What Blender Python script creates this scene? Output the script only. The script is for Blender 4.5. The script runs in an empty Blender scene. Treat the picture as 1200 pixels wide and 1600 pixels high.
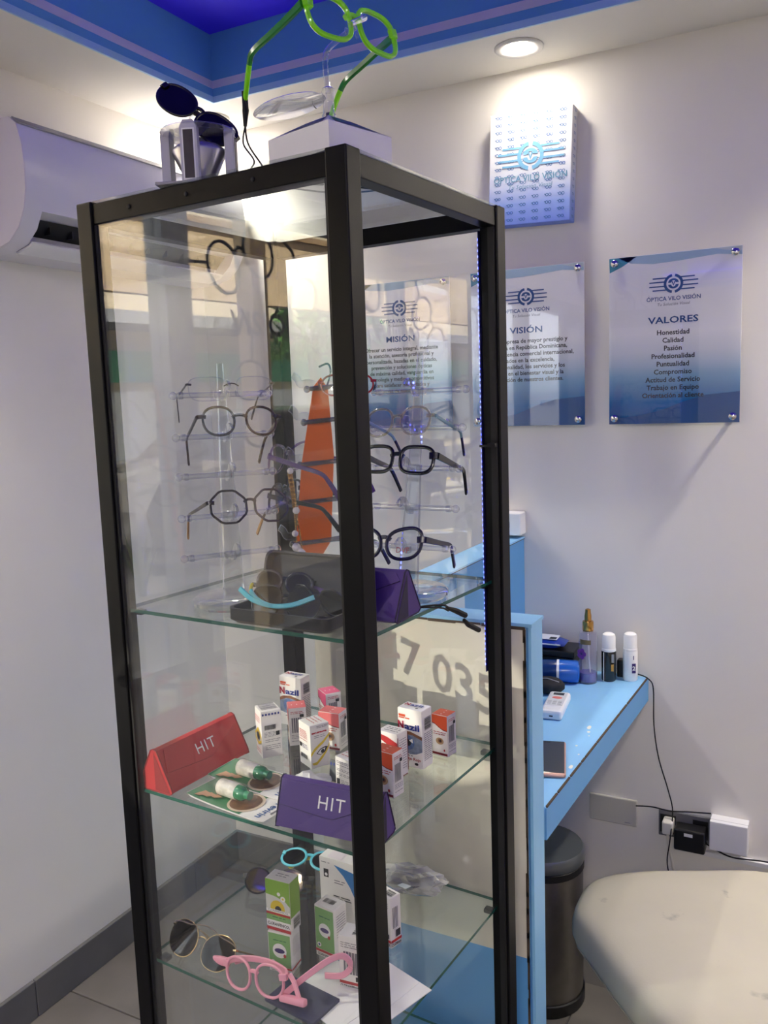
import bpy, bmesh, math, random
from mathutils import Vector, Matrix, Euler
random.seed(7)
D2R = math.radians
scene = bpy.context.scene
COL = scene.collection

# ------------------------------------------------------------------ camera
EYE = 1.5
F_PX = 1337.0
YAW, PIT, ROL = D2R(-28.125), D2R(7.5), D2R(-1.986)
fw = Vector((math.sin(YAW) * math.cos(PIT), math.cos(YAW) * math.cos(PIT), -math.sin(PIT)))
r0 = Vector((math.cos(YAW), -math.sin(YAW), 0)); u0 = r0.cross(fw)
rt = r0 * math.cos(ROL) + u0 * math.sin(ROL)
up = -r0 * math.sin(ROL) + u0 * math.cos(ROL)
cam = bpy.data.cameras.new('camera'); cam.sensor_fit = 'HORIZONTAL'; cam.sensor_width = 36
cam.lens = F_PX / 1200 * 36; cam.clip_start = 0.02; cam.clip_end = 200
co = bpy.data.objects.new('camera', cam); COL.objects.link(co)
m = Matrix((rt, up, -fw)).transposed().to_4x4(); m.translation = (0, 0, EYE)
co.matrix_world = m
scene.camera = co

# ------------------------------------------------------------------ world, sun, exposure
world = bpy.data.worlds.new('world'); scene.world = world; world.use_nodes = True
wn = world.node_tree.nodes; wl = world.node_tree.links
sky = wn.new('ShaderNodeTexSky'); sky.sky_type = 'HOSEK_WILKIE'; sky.turbidity = 4.0
sky.sun_direction = Vector((0.42, -0.25, 0.87)).normalized()
hs_ = wn.new('ShaderNodeHueSaturation'); hs_.inputs['Saturation'].default_value = .3; wl.new(sky.outputs[0], hs_.inputs['Color']); wl.new(hs_.outputs[0], wn['Background'].inputs[0]); wn['Background'].inputs[1].default_value = 8.0
sun = bpy.data.lights.new('sun', 'SUN'); sun.energy = 13.0; sun.angle = D2R(0.6); sun.color = (1, .93, .82)
so = bpy.data.objects.new('sun', sun); COL.objects.link(so); so.location = (3, -2, 8)
so.rotation_euler = Vector((-0.42, 0.25, -0.87)).to_track_quat('-Z', 'Y').to_euler()
# portal in the shopfront opening: guides sampling of the daylight, emits nothing itself
pl = bpy.data.lights.new('window_portal', 'AREA'); pl.shape = 'RECTANGLE'; pl.size = 2.1; pl.size_y = 3.9
try: pl.cycles.is_portal = True
except Exception: pass
po = bpy.data.objects.new('window_portal', pl); COL.objects.link(po)
po.location = (-1.80, -1.35, 1.07); po.rotation_euler = (0, D2R(-90), 0)
# added spot without source object, casts the window lettering's shadow onto the counter front
gs = bpy.data.lights.new('letter_shadow_spot', 'SPOT'); gs.energy = 1300; gs.spot_size = D2R(1.9); gs.spot_blend = .25; gs.shadow_soft_size = .002; gs.color = (1, .9, .74)
go = bpy.data.objects.new('letter_shadow_spot', gs); COL.objects.link(go); go.location = (-4.17, -7.46, 2.24)
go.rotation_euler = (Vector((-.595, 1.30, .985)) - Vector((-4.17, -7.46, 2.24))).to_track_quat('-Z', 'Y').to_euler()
scene.view_settings.view_transform = 'Standard'; scene.view_settings.look = 'None'
scene.view_settings.gamma = 1.0; scene.view_settings.use_curve_mapping = False
scene.view_settings.exposure = 1.66
try:
    cy = scene.cycles
    cy.transparent_max_bounces = 24; cy.max_bounces = 6; cy.glossy_bounces = 3
    cy.transmission_bounces = 4; cy.diffuse_bounces = 4
    cy.use_denoising = True; cy.adaptive_threshold = .03; cy.caustics_reflective = False; cy.caustics_refractive = False
    cy.sample_clamp_indirect = 6.0
except Exception: pass

# ------------------------------------------------------------------ materials
def lin(h):
    h = h.lstrip('#'); o = []
    for i in (0, 2, 4):
        c = int(h[i:i+2], 16) / 255
        o.append(c / 12.92 if c <= .04045 else ((c + .055) / 1.055) ** 2.4)
    return tuple(o)
MATS = {}
def mat(name, col, rough=.5, metal=0., spec=.5, var=0., vscale=30., bump=0., bscale=200., emit=None, estr=0., sss=0., alpha=None, coat=0.):
    if name in MATS: return MATS[name]
    if isinstance(col, str): col = lin(col)
    M = bpy.data.materials.new(name); M.use_nodes = True
    n = M.node_tree.nodes; l = M.node_tree.links; b = n['Principled BSDF']
    b.inputs['Base Color'].default_value = (*col, 1); b.inputs['Roughness'].default_value = rough
    b.inputs['Metallic'].default_value = metal; b.inputs['Specular IOR Level'].default_value = spec
    if coat: b.inputs['Coat Weight'].default_value = coat; b.inputs['Coat Roughness'].default_value = .08
    tc = n.new('ShaderNodeTexCoord')
    if var:
        t = n.new('ShaderNodeTexNoise'); t.inputs['Scale'].default_value = vscale; t.inputs['Detail'].default_value = 5
        l.new(tc.outputs['Object'], t.inputs['Vector'])
        r = n.new('ShaderNodeValToRGB')
        r.color_ramp.elements[0].position = .3; r.color_ramp.elements[1].position = .7
        r.color_ramp.elements[0].color = (*[max(0, c * (1 - var)) for c in col], 1)
        r.color_ramp.elements[1].color = (*[min(1, c * (1 + var * .6)) for c in col], 1)
        l.new(t.outputs['Fac'], r.inputs[0]); l.new(r.outputs[0], b.inputs['Base Color'])
    if bump:
        t2 = n.new('ShaderNodeTexNoise'); t2.inputs['Scale'].default_value = bscale; t2.inputs['Detail'].default_value = 4
        l.new(tc.outputs['Object'], t2.inputs['Vector'])
        bp = n.new('ShaderNodeBump'); bp.inputs['Strength'].default_value = bump; bp.inputs['Distance'].default_value = .002
        l.new(t2.outputs['Fac'], bp.inputs['Height']); l.new(bp.outputs[0], b.inputs['Normal'])
    if emit:
        if isinstance(emit, str): emit = lin(emit)
        b.inputs['Emission Color'].default_value = (*emit, 1); b.inputs['Emission Strength'].default_value = estr
    if sss: b.inputs['Subsurface Weight'].default_value = sss
    MATS[name] = M; return M
def clearmat(name, tint=(1, 1, 1), ior=1.5, rough=0.0, boost=1.0, haze=0.0, hazecol=(.8, .8, .8), gcol=(1, 1, 1), edge=0., edgecol=(.9, .92, .95)):
    """thin clear material: straight-through light plus a fresnel mirror reflection"""
    if name in MATS: return MATS[name]
    M = bpy.data.materials.new(name); M.use_nodes = True
    n = M.node_tree.nodes; l = M.node_tree.links
    n.remove(n['Principled BSDF']); out = n['Material Output']
    tr = n.new('ShaderNodeBsdfTransparent'); tr.inputs[0].default_value = (*tint, 1)
    gl = n.new('ShaderNodeBsdfGlossy'); gl.inputs['Roughness'].default_value = rough; gl.inputs[0].default_value = (*gcol, 1)
    geo = n.new('ShaderNodeNewGeometry')
    mx = n.new('ShaderNodeMix'); mx.inputs[2].default_value = ior; mx.inputs[3].default_value = 1 / ior
    l.new(geo.outputs['Backfacing'], mx.inputs[0])
    fr = n.new('ShaderNodeFresnel'); l.new(mx.outputs[0], fr.inputs[0])
    mu = n.new('ShaderNodeMath'); mu.operation = 'MULTIPLY'; mu.use_clamp = True; mu.inputs[1].default_value = boost
    l.new(fr.outputs[0], mu.inputs[0])
    ms = n.new('ShaderNodeMixShader'); l.new(mu.outputs[0], ms.inputs[0])
    base = tr.outputs[0]
    if haze:
        df = n.new('ShaderNodeBsdfDiffuse'); df.inputs[0].default_value = (*hazecol, 1)
        m2 = n.new('ShaderNodeMixShader'); m2.inputs[0].default_value = haze
        l.new(tr.outputs[0], m2.inputs[1]); l.new(df.outputs[0], m2.inputs[2]); base = m2.outputs[0]
    if edge:  # pale rim by view angle stands in for refracted light at edges
        lw = n.new('ShaderNodeLayerWeight'); lw.inputs[0].default_value = .35
        pw = n.new('ShaderNodeMath'); pw.operation = 'POWER'; pw.inputs[1].default_value = 2.0; l.new(lw.outputs['Facing'], pw.inputs[0])
        me = n.new('ShaderNodeMath'); me.operation = 'MULTIPLY'; me.inputs[1].default_value = edge; me.use_clamp = True; l.new(pw.outputs[0], me.inputs[0])
        de = n.new('ShaderNodeBsdfDiffuse'); de.inputs[0].default_value = (*edgecol, 1)
        m3 = n.new('ShaderNodeMixShader'); l.new(me.outputs[0], m3.inputs[0]); l.new(base, m3.inputs[1]); l.new(de.outputs[0], m3.inputs[2]); base = m3.outputs[0]
    l.new(base, ms.inputs[1]); l.new(gl.outputs[0], ms.inputs[2])
    l.new(ms.outputs[0], out.inputs[0])
    MATS[name] = M; return M
def emis(name, col, s):
    if name in MATS: return MATS[name]
    if isinstance(col, str): col = lin(col)
    M = bpy.data.materials.new(name); M.use_nodes = True; n = M.node_tree.nodes; l = M.node_tree.links
    n.remove(n['Principled BSDF']); e = n.new('ShaderNodeEmission')
    e.inputs[0].default_value = (*col, 1); e.inputs[1].default_value = s
    l.new(e.outputs[0], n['Material Output'].inputs[0]); MATS[name] = M; return M
def rampmat(name, stops, axis=2, lo=0., hi=1., rough=.25, spec=.5, coat=0.):
    """colour ramp along an object axis"""
    if name in MATS: return MATS[name]
    M = mat(name, (1, 1, 1), rough, spec=spec, coat=coat); n = M.node_tree.nodes; l = M.node_tree.links
    tc = n.new('ShaderNodeTexCoord'); sp = n.new('ShaderNodeSeparateXYZ'); l.new(tc.outputs['Object'], sp.inputs[0])
    mr = n.new('ShaderNodeMapRange'); mr.inputs[1].default_value = lo; mr.inputs[2].default_value = hi
    l.new(sp.outputs[axis], mr.inputs[0])
    r = n.new('ShaderNodeValToRGB'); cr = r.color_ramp
    cr.elements[0].position = stops[0][0]; cr.elements[0].color = (*lin(stops[0][1]), 1)
    cr.elements[-1].position = stops[-1][0]; cr.elements[-1].color = (*lin(stops[-1][1]), 1)
    for p, c in stops[1:-1]:
        el = cr.elements.new(p); el.color = (*lin(c), 1)
    l.new(mr.outputs[0], r.inputs[0]); l.new(r.outputs[0], n['Principled BSDF'].inputs['Base Color'])
    return M

WALL = mat('wall_paint', '#f0ece4', .55, spec=.35, var=.03, vscale=3, bump=.12, bscale=60)
SOFF = mat('ceiling_paint', '#e9e6df', .7, spec=.2, var=.02, vscale=3)
BLUE = mat('blue_paint', '#5f9fd8', .45, var=.05, vscale=6, bump=.1, bscale=40)
BLUEL = mat('light_blue_paint', '#8cc4ee', .4, var=.05, vscale=6, bump=.1, bscale=40)
BLUEB = mat('band_blue_paint', '#5b9bd6', .5, var=.03, vscale=4)
BLUEE = mat('band_edge_paint', '#a4cdee', .5)
DEEP = mat('deep_blue_glow', '#3a20ff', .6)  # blue LED glow put into the ceiling panel's colour
STRIPE = mat('stripe_paint', '#c9c6de', .5)
CREAM = mat('cream_panel', '#d9d2c4', .5, var=.05, vscale=7, bump=.15, bscale=30)
BASEB = mat('baseboard_tile', '#6b6a6a', .45, var=.12, vscale=8)
TILE = mat('floor_tile', '#76716c', .38, var=.22, vscale=5)
GROUT = mat('grout', '#5a5754', .8)
BLACK = mat('black_metal', '#0c0c0e', .38, spec=.16, bump=.03, bscale=500)
BLACKM = mat('matt_black', '#0d0d0f', .6)
RUBBER = mat('black_rubber', '#0b0b0c', .7)
WHITEP = mat('white_plastic', '#efeff0', .28, var=.01)
ACWHITE = mat('ac_white', '#e4e3ea', .22)
GREYP = mat('grey_plastic', '#9a9a9c', .4)
DARKSLOT = mat('dark_slot', '#08080a', .6)
SILVER = mat('silver_paint', '#b9b9c2', .28, metal=.85)
STEEL = mat('brushed_steel', '#8d8983', .3, metal=.95, var=.08, vscale=40)
CHROME = mat('chrome', '#d0d0d2', .12, metal=1.)
GOLD = mat('gold', '#c79a55', .22, metal=1.)
GLASS = clearmat('cabinet_glass', (.965, .975, .97), 1.5, 0, 1.0, haze=.012)
SHGLASS = clearmat('shelf_glass', (.93, .96, .945), 1.5, 0, 1.0, haze=.02)
SHEDGE = mat('shelf_glass_edge', '#1c5a4c', .15, spec=.8)
WINGLASS = clearmat('window_glass', (.97, .98, .98), 1.5, 0, .6)
ACRYL = clearmat('clear_acrylic', (.93, .94, .955), 1.49, .02, 2.6, edge=.75)
ACRYLP = clearmat('plaque_acrylic', (1, 1, 1), 1.49, .0, .55)
LENS = clearmat('clear_lens', (.995, .995, .995), 1.5, 0, .45)
LENSAR = clearmat('coated_lens', (.95, .95, 1.0), 1.6, 0, 1.5, gcol=(.55, .5, 1))
LENSD = clearmat('dark_lens', (.05, .05, .055), 1.5, 0, .7)
LENSB = clearmat('brown_lens', (.13, .09, .065), 1.5, 0, .8)
LENSK = mat('black_lens', '#0a0a0d', .08, coat=.2)
LENSM = mat('mirror_lens', '#b9a58c', .08, metal=.9)
BAG = clearmat('clear_bag', (.9, .9, .9), 1.4, .15, 2.6, haze=.30, hazecol=(.88, .88, .87))
PAPER = mat('white_paper', '#ecebe8', .6, var=.02)
CARD = mat('white_card', '#eeeae6', .45)
INK = mat('ink_black', '#1b1b20', .5)
INKG = mat('ink_grey', '#77757c', .5)
INKB = mat('ink_blue', '#1d2f86', .5)
INKN = mat('ink_navy', '#1f4f8f', .4)
INKR = mat('ink_red', '#b8272c', .5)
INKM = mat('ink_maroon', '#7a1c22', .5)
INKO = mat('ink_orange', '#d2512c', .45)
INKP = mat('ink_pink', '#d8686a', .45)
INKY = mat('ink_yellow', '#e0c22c', .5)
INKGR = mat('ink_green', '#7fb069', .45)
INKGL = mat('ink_lime', '#86b23c', .45)
INKGD = mat('ink_dark_green', '#1f6b45', .4)
INKEYE = mat('ink_eye', '#8390a6', .45, var=.3, vscale=160)
INKBR = mat('ink_brown', '#8a5a3c', .45, var=.4, vscale=80)
INKW = mat('ink_white', '#f4f2ee', .45)
INKPU = mat('ink_purple', '#3a2a6e', .45)
INKLB = mat('ink_light_blue', '#8ec6ea', .45)

# ------------------------------------------------------------------ mesh helpers
def tag(o, label=None, cat=None, group=None, kind=None):
    if label: o['label'] = label
    if cat: o['category'] = cat
    if group: o['group'] = group
    if kind: o['kind'] = kind
    return o
def empty(name, loc=(0, 0, 0), rz=0., rot=None):
    o = bpy.data.objects.new(name, None); COL.objects.link(o); o.empty_display_size = .05
    o.location = loc; o.rotation_euler = rot if rot else (0, 0, rz); return o
TEXTC = {}
def textmesh(s, size, ax='CENTER', bold=0., shear=0., sp=1.0):
    k = (s, size, ax, bold, shear, sp)
    if k in TEXTC: return TEXTC[k]
    c = bpy.data.curves.new('t', 'FONT'); c.body = s; c.size = size; c.align_x = ax; c.align_y = 'CENTER'
    c.resolution_u = 2; c.offset = bold * size; c.shear = shear; c.space_character = sp; c.fill_mode = 'FRONT' if hasattr(c, 'fill_mode') else c.fill_mode
    o = bpy.data.objects.new('t', c); COL.objects.link(o)
    dg = bpy.context.evaluated_depsgraph_get(); dg.update()
    me = o.evaluated_get(dg).to_mesh()
    vs = [tuple(v.co) for v in me.vertices]; fs = [tuple(p.vertices) for p in me.polygons]
    o.evaluated_get(dg).to_mesh_clear()
    bpy.data.objects.remove(o); bpy.data.curves.remove(c)
    TEXTC[k] = (vs, fs); return vs, fs
class MB:
    def __init__(s): s.v = []; s.f = []; s.m = []; s.mats = []; s.T = Matrix.Identity(4)
    def mi(s, M):
        if M not in s.mats: s.mats.append(M)
        return s.mats.index(M)
    def add(s, vs, fs, M, T=None):
        b = len(s.v); X = s.T @ T if T is not None else s.T; i = s.mi(M)
        flip = X.determinant() < 0
        s.v += [tuple(X @ Vector(p)) for p in vs]
        for f in fs: s.f.append(tuple(b + k for k in (reversed(f) if flip else f))); s.m.append(i)
        return s
    def box(s, c, size, M, T=None, bev=0.):
        x, y, z = [k / 2 for k in size]
        if bev <= 0:
            vs = [(c[0] + a * x, c[1] + b * y, c[2] + d * z) for d in (-1, 1) for b in (-1, 1) for a in (-1, 1)]
            fs = [(0, 2, 3, 1), (4, 5, 7, 6), (0, 1, 5, 4), (2, 6, 7, 3), (0, 4, 6, 2), (1, 3, 7, 5)]
            return s.add(vs, fs, M, T)
        bm = bmesh.new(); bmesh.ops.create_cube(bm, size=1)
        for v in bm.verts: v.co = Vector((v.co.x * size[0] + c[0], v.co.y * size[1] + c[1], v.co.z * size[2] + c[2]))
        bmesh.ops.bevel(bm, geom=bm.edges[:], offset=min(bev, .49 * min(size)), segments=2, affect='EDGES', profile=.5)
        return s.bm(bm, M, T)
    def bm(s, bm, M, T=None):
        bm.verts.index_update()
        vs = [tuple(v.co) for v in bm.verts]; fs = [tuple(v.index for v in f.verts) for f in bm.faces]; bm.free()
        return s.add(vs, fs, M, T)
    def bx(s, x0, x1, y0, y1, z0, z1, M, T=None, bev=0.):
        return s.box(((x0+x1)/2, (y0+y1)/2, (z0+z1)/2), (x1-x0, y1-y0, z1-z0), M, T, bev)
    def lathe(s, prof, M, n=24, T=None, cap=True, sx=1., sy=1.):
        vs = []; fs = []
        for r, z in prof:
            for k in range(n):
                a = 2 * math.pi * k / n; vs.append((r * math.cos(a) * sx, r * math.sin(a) * sy, z))
        for i in range(len(prof) - 1):
            for k in range(n):
                k2 = (k + 1) % n; fs.append((i*n+k, i*n+k2, (i+1)*n+k2, (i+1)*n+k))
        if cap:
            if prof[0][0] > 1e-6: fs.append(tuple(reversed(range(n))))
            if prof[-1][0] > 1e-6: fs.append(tuple((len(prof)-1)*n+k for k in range(n)))
        return s.add(vs, fs, M, T)
    def sphere(s, c, r, M, n=12, T=None, sc=(1, 1, 1)):
        bm = bmesh.new(); bmesh.ops.create_uvsphere(bm, u_segments=n, v_segments=max(6, n // 2 + 2), radius=r)
        for v in bm.verts: v.co = Vector((v.co.x * sc[0] + c[0], v.co.y * sc[1] + c[1], v.co.z * sc[2] + c[2]))
        return s.bm(bm, M, T)
    def prism(s, poly, y0, y1, M, T=None):
        """poly in xz, extruded along y (y0<y1); poly counter-clockwise seen from -y"""
        n = len(poly); vs = [(x, y0, z) for x, z in poly] + [(x, y1, z) for x, z in poly]
        fs = [tuple(range(n)), tuple(reversed(range(n, 2*n)))]
        fs += [(i, i + n, (i+1) % n + n, (i+1) % n) for i in range(n)]
        return s.add(vs, fs, M, T)
    def sweep(s, path, secs, M, up=(0, 0, 1), closed=False, T=None):
        P = [Vector(p) for p in path]; n = len(P); U = Vector(up)
        if not isinstance(secs[0][0], (list, tuple)): secs = [secs] * n
        k = len(secs[0]); vs = []
        for i, p in enumerate(P):
            if closed: t = P[(i+1) % n] - P[i-1]
            else: t = P[min(i+1, n-1)] - P[max(i-1, 0)]
            t.normalize(); sd = t.cross(U)
            if sd.length < 1e-4: sd = t.cross(Vector((0, 1, 0)) if abs(t.y) < .9 else Vector((1, 0, 0)))
            sd.normalize(); uv_ = sd.cross(t)
            for a, b in secs[i]: vs.append(tuple(p + sd * a + uv_ * b))
        fs = []
        for i in range(n if closed else n - 1):
            j = (i + 1) % n
            for q in range(k):
                q2 = (q + 1) % k; fs.append((i*k+q, i*k+q2, j*k+q2, j*k+q))
        if not closed: fs += [tuple(reversed(range(k))), tuple((n-1)*k+q for q in range(k))]
        return s.add(vs, fs, M, T)
    def tube(s, path, r, M, n=8, closed=False, T=None, up=(0.03, 0.05, 1)):
        rr = r if isinstance(r, (list, tuple)) else [r] * len(path)
        return s.sweep(path, [[(q*math.cos(2*math.pi*k/n), q*math.sin(2*math.pi*k/n)) for k in range(n)] for q in rr], M, up, closed, T)
    def poly(s, pts, M, T=None): return s.add(pts, [tuple(range(len(pts)))], M, T)
    def text(s, t, size, M, T, **k):
        vs, fs = textmesh(t, size, **k); return s.add(vs, fs, M, T)
    def build(s, name, parent=None, smooth=False, loc=None, rot=None):
        me = bpy.data.meshes.new(name); me.from_pydata(s.v, [], s.f); me.update()
        for M in s.mats: me.materials.append(M)
        me.polygons.foreach_set('material_index', s.m)
        bm = bmesh.new(); bm.from_mesh(me)
        bmesh.ops.recalc_face_normals(bm, faces=bm.faces[:]); bm.to_mesh(me); bm.free()
        if smooth:
            try: me.shade_smooth()
            except Exception: me.polygons.foreach_set('use_smooth', [True] * len(me.polygons))
            if smooth is not True:
                try: me.set_sharp_from_angle(angle=smooth)
                except Exception: pass
        o = bpy.data.objects.new(name, me); COL.objects.link(o)
        if parent: o.parent = parent
        if loc is not None: o.location = loc
        if rot is not None: o.rotation_euler = rot
        return o
SM = D2R(40)
def ell(w, h, n=8): return [(w/2*math.cos(2*math.pi*k/n), h/2*math.sin(2*math.pi*k/n)) for k in range(n)]
def rrect(w, h, c=.25):
    a, b = w/2, h/2; q = min(a, b) * c
    return [(a-q, -b), (a, -b+q), (a, b-q), (a-q, b), (-a+q, b), (-a, b-q), (-a, -b+q), (-a+q, -b)]
def smooth_path(pts, n=6):
    """Catmull-Rom through points"""
    P = [Vector(p) for p in pts]; out = []
    for i in range(len(P) - 1):
        a = P[max(i-1, 0)]; b = P[i]; c = P[i+1]; d = P[min(i+2, len(P)-1)]
        for k in range(n):
            t = k / n
            out.append(.5*((2*b)+(c-a)*t+(2*a-5*b+4*c-d)*t*t+(3*b-a-3*c+d)*t**3))
    out.append(P[-1]); return out
def copy_tree(o, parent=None):
    c = o.copy(); COL.objects.link(c); c.parent = parent
    for ch in list(o.children): copy_tree(ch, c)
    return c
def face_T(o, xdir, ydir):
    """matrix putting 2D drawings (x right, y up) onto a face"""
    x = Vector(xdir).normalized(); y = Vector(ydir).normalized(); z = x.cross(y)
    T = Matrix((x, y, z)).transposed().to_4x4(); T.translation = o; return T

# ------------------------------------------------------------------ room shell
LX, BY = -1.7346, 2.1248
RX, RY = 2.2, -3.4
ZS, ZC = 2.287, 2.456
TX, TY = -1.484, 1.902          # tray corner
def struct(name, mb, label, cat, **k):
    return tag(mb.build(name, **k), label, cat, kind='structure')
mb = MB(); mb.bx(LX-.1, RX+.1, RY-.1, BY+.1, -.06, -.004, GROUT)
floor = struct('floor', mb, 'dark grey tiled shop floor under the display cabinet', 'floor')
tm = MB(); tm.box((0, 0, -.004), (.596, .596, .008), TILE, bev=.0015); t0 = tm.build('floor_tile', floor)
first = True
x = LX + .3
while x < RX + .2:
    y = BY - .42
    while y > RY - .2:
        if first: o = t0; first = False
        else: o = t0.copy(); COL.objects.link(o)
        o.location = (x, y, 0); y -= .6
    x += .6
mb = MB(); mb.bx(LX-.1, RX+.1, BY, BY+.1, -.06, 2.6, WALL)
struct('wall_back', mb, 'white painted wall carrying the blue and white plaques', 'wall')
mb = MB(); mb.bx(LX-.1, LX, .72, BY, -.06, 2.6, WALL)
struct('wall_left', mb, 'white painted wall behind the air conditioner', 'wall')
mb = MB(); mb.bx(RX, RX+.1, RY-.1, BY, -.06, 2.6, WALL)
struct('wall_right', mb, 'white painted side wall on the right of the shop', 'wall')
mb = MB(); mb.bx(LX-.1, RX, RY-.1, RY, -.06, 2.6, WALL)
struct('wall_rear', mb, 'white painted wall behind the viewer', 'wall')
mb = MB(); mb.bx(LX-.12, RX+.12, RY-.12, BY+.12, 2.701, 11.0, WALL)  # added out of view to keep the sun off the near pavement
struct('wall_shade_upper', mb, 'upper storeys added above the shop ceiling to shade the pavement', 'wall')
mb = MB(); mb.bx(LX-.12, RX+.12, -16, RY-.14, -.05, 11.0, mat('shade_wall_paint', '#cfc8bd', .8, var=.05, vscale=1))  # added out of view to carry the pavement shade further along
struct('wall_shade_side', mb, 'plain neighbouring block added along the pavement to shade it', 'wall')
# ceiling: slab, soffit ring, blue tray
mb = MB(); mb.bx(LX-.1, RX+.1, RY-.1, BY+.1, 2.60, 2.70, SOFF)
for a in ((LX, TX, RY, BY), (TX, RX, TY, BY), (1.9, RX, RY, TY), (TX, 1.9, RY, -3.1)):
    mb.bx(*a, ZS, 2.60, SOFF)
ceil = struct('ceiling', mb, 'white lowered ceiling border around the blue ceiling tray', 'ceiling')
mb = MB(); mb.bx(TX, 1.9, -3.1, TY, ZC, 2.60, DEEP); mb.build('tray_panel', ceil)
def tray_band(name, z0, z1, M, t):
    mb = MB()
    mb.bx(TX, TX+t, -3.1, TY, z0, z1, M); mb.bx(TX+t, 1.9, TY-t, TY, z0, z1, M)
    mb.bx(1.9-t, 1.9, -3.1, TY-t, z0, z1, M); mb.bx(TX+t, 1.9-t, -3.1, -3.1+t, z0, z1, M)
    return mb.build(name, ceil)
tray_band('tray_edge_band', ZS-.0005, 2.302, BLUEE, .005)
tray_band('tray_lower_band', 2.302, 2.322, BLUEB, .004)
tray_band('tray_stripe', 2.322, 2.341, STRIPE, .005)
tray_band('tray_upper_band', 2.341, ZC, BLUEB, .004)
# baseboards
def baseboard(name, boxes, label):
    mb = MB()
    for b in boxes: mb.bx(*b, BASEB, bev=.002)
    o = struct(name, mb, label, 'baseboard'); return o
bl = baseboard('baseboard_left', [(LX, LX+.012, .72, 1.30, 0, .098), (LX, LX+.012, 1.302, 1.90, 0, .098), (LX, LX+.012, 1.902, BY, 0, .098)], 'grey tile baseboard along the wall under the air conditioner')
baseboard('baseboard_back', [(LX+.012, -.80, BY-.012, BY, 0, .098), (-.718, -.1, BY-.012, BY, 0, .098), (-.098, .5, BY-.012, BY, 0, .098), (.502, RX, BY-.012, BY, 0, .098)], 'grey tile baseboard below the desk and sockets')
# ---- downlights
def downlight(x, y, label, power):
    e = empty('downlight', (x, y, ZS)); tag(e, label, 'ceiling light', 'recessed ceiling downlights')
    mb = MB(); mb.lathe([(.036, -.0005), (.038, -.004), (.052, -.006), (.056, -.003), (.056, 0), (.036, 0)], mat('light_ring', '#d8d6d2', .35), 28, cap=False)
    mb.build('trim_ring', e, True)
    mb = MB(); mb.lathe([(.0, -.0035), (.03, -.0032), (.0365, -.001)], emis('lamp_lens', '#fff6e8', 26), 24, cap=False); mb.build('lens', e)
    l = bpy.data.lights.new('downlight_lamp', 'SPOT'); l.energy = power; l.spot_size = D2R(120); l.spot_blend = .8
    l.shadow_soft_size = .03; l.color = (1, .93, .82)
    o = bpy.data.objects.new('downlight_lamp', l); COL.objects.link(o); o.parent = e; o.location = (0, 0, -.02)
    return e
downlight(-.675, 1.995, 'lit round downlight in the white soffit above the canvas sign', 1.15)
downlight(-1.568, 1.988, 'lit round downlight in the ceiling corner behind the sunglasses stand', 13)
downlight(-1.60, .55, 'round ceiling downlight mirrored in the air conditioner', 36)
downlight(.35, 1.995, 'round ceiling downlight added out of view right of the three plaques', 21)  # this downlight and the next are added for light, out of view
downlight(1.3, 1.995, 'round ceiling downlight added out of view at the far right end of the wall', 19)
def fill_panel(x, y, label, s):  # fill light added out of view to brighten the room
    e = empty('fill_panel', (x, y, ZC)); tag(e, label, 'ceiling light', 'added square fill lights')
    mb = MB(); mb.bx(-.30, .30, -.30, .30, -.012, 0, WHITEP, bev=.002); mb.build('frame', e)
    mb = MB(); mb.bx(-.28, .28, -.28, .28, -.0135, -.0125, emis('fill_diffuser', '#fff4e6', s)); mb.build('diffuser', e)
fill_panel(.35, -1.6, 'square white fill light added in the ceiling tray behind the viewer', 16)
# blue LED rope on the far side of the tray, above the viewer
mb = MB(); mb.bx(1.86, 1.885, -3.0, 1.80, 2.40, 2.412, emis('blue_led_rope', '#2a20ff', 1.8))
mb.bx(TX+.2, 1.8, -3.085, -3.06, 2.40, 2.412, emis('blue_led_rope', '#2a20ff', 1.8))
tag(mb.build('led_rope'), 'blue light rope tucked into the far sides of the ceiling tray', 'light strip')

# ------------------------------------------------------------------ shopfront and street (seen mirrored in the glass)
ALU = mat('grey_aluminium', '#8b8d90', .35, metal=.6)
win = empty('window_1', (LX, 0, 0)); tag(win, 'tall shopfront window with grey aluminium frame facing the street', 'window', kind='structure')
mb = MB(); mb.bx(-.1, 0, RY, .72, 2.14, 2.60, WALL); mb.build('window_header', win)
MY = [.70, -.03, -1.05, -2.2, -3.34]
for i, y in enumerate(MY):
    mb = MB(); mb.bx(-.09, -.01, y-.045, y+.045, 0, 2.14, ALU, bev=.003); mb.build('mullion', win)
for z in (.05, 2.10):
    mb = MB(); mb.bx(-.085, -.015, RY, .72, z-.05, z+.05, ALU); mb.build('frame_rail', win)
for a, b in zip(MY, MY[1:]):
    mb = MB(); mb.bx(-.054, -.046, b+.045, a-.045, .78, 2.05, WINGLASS); mb.build('pane', win)
mb = MB(); mb.bx(-.07, -.02, RY, .72, .0, .78, mat('blocker_grey', '#6c6d70', .5)); mb.build('low_blocker', win)  # opaque panel added to keep bright ground out of the mirrored view
DEC = mat('decal_vinyl', '#26282b', .5)
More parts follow.
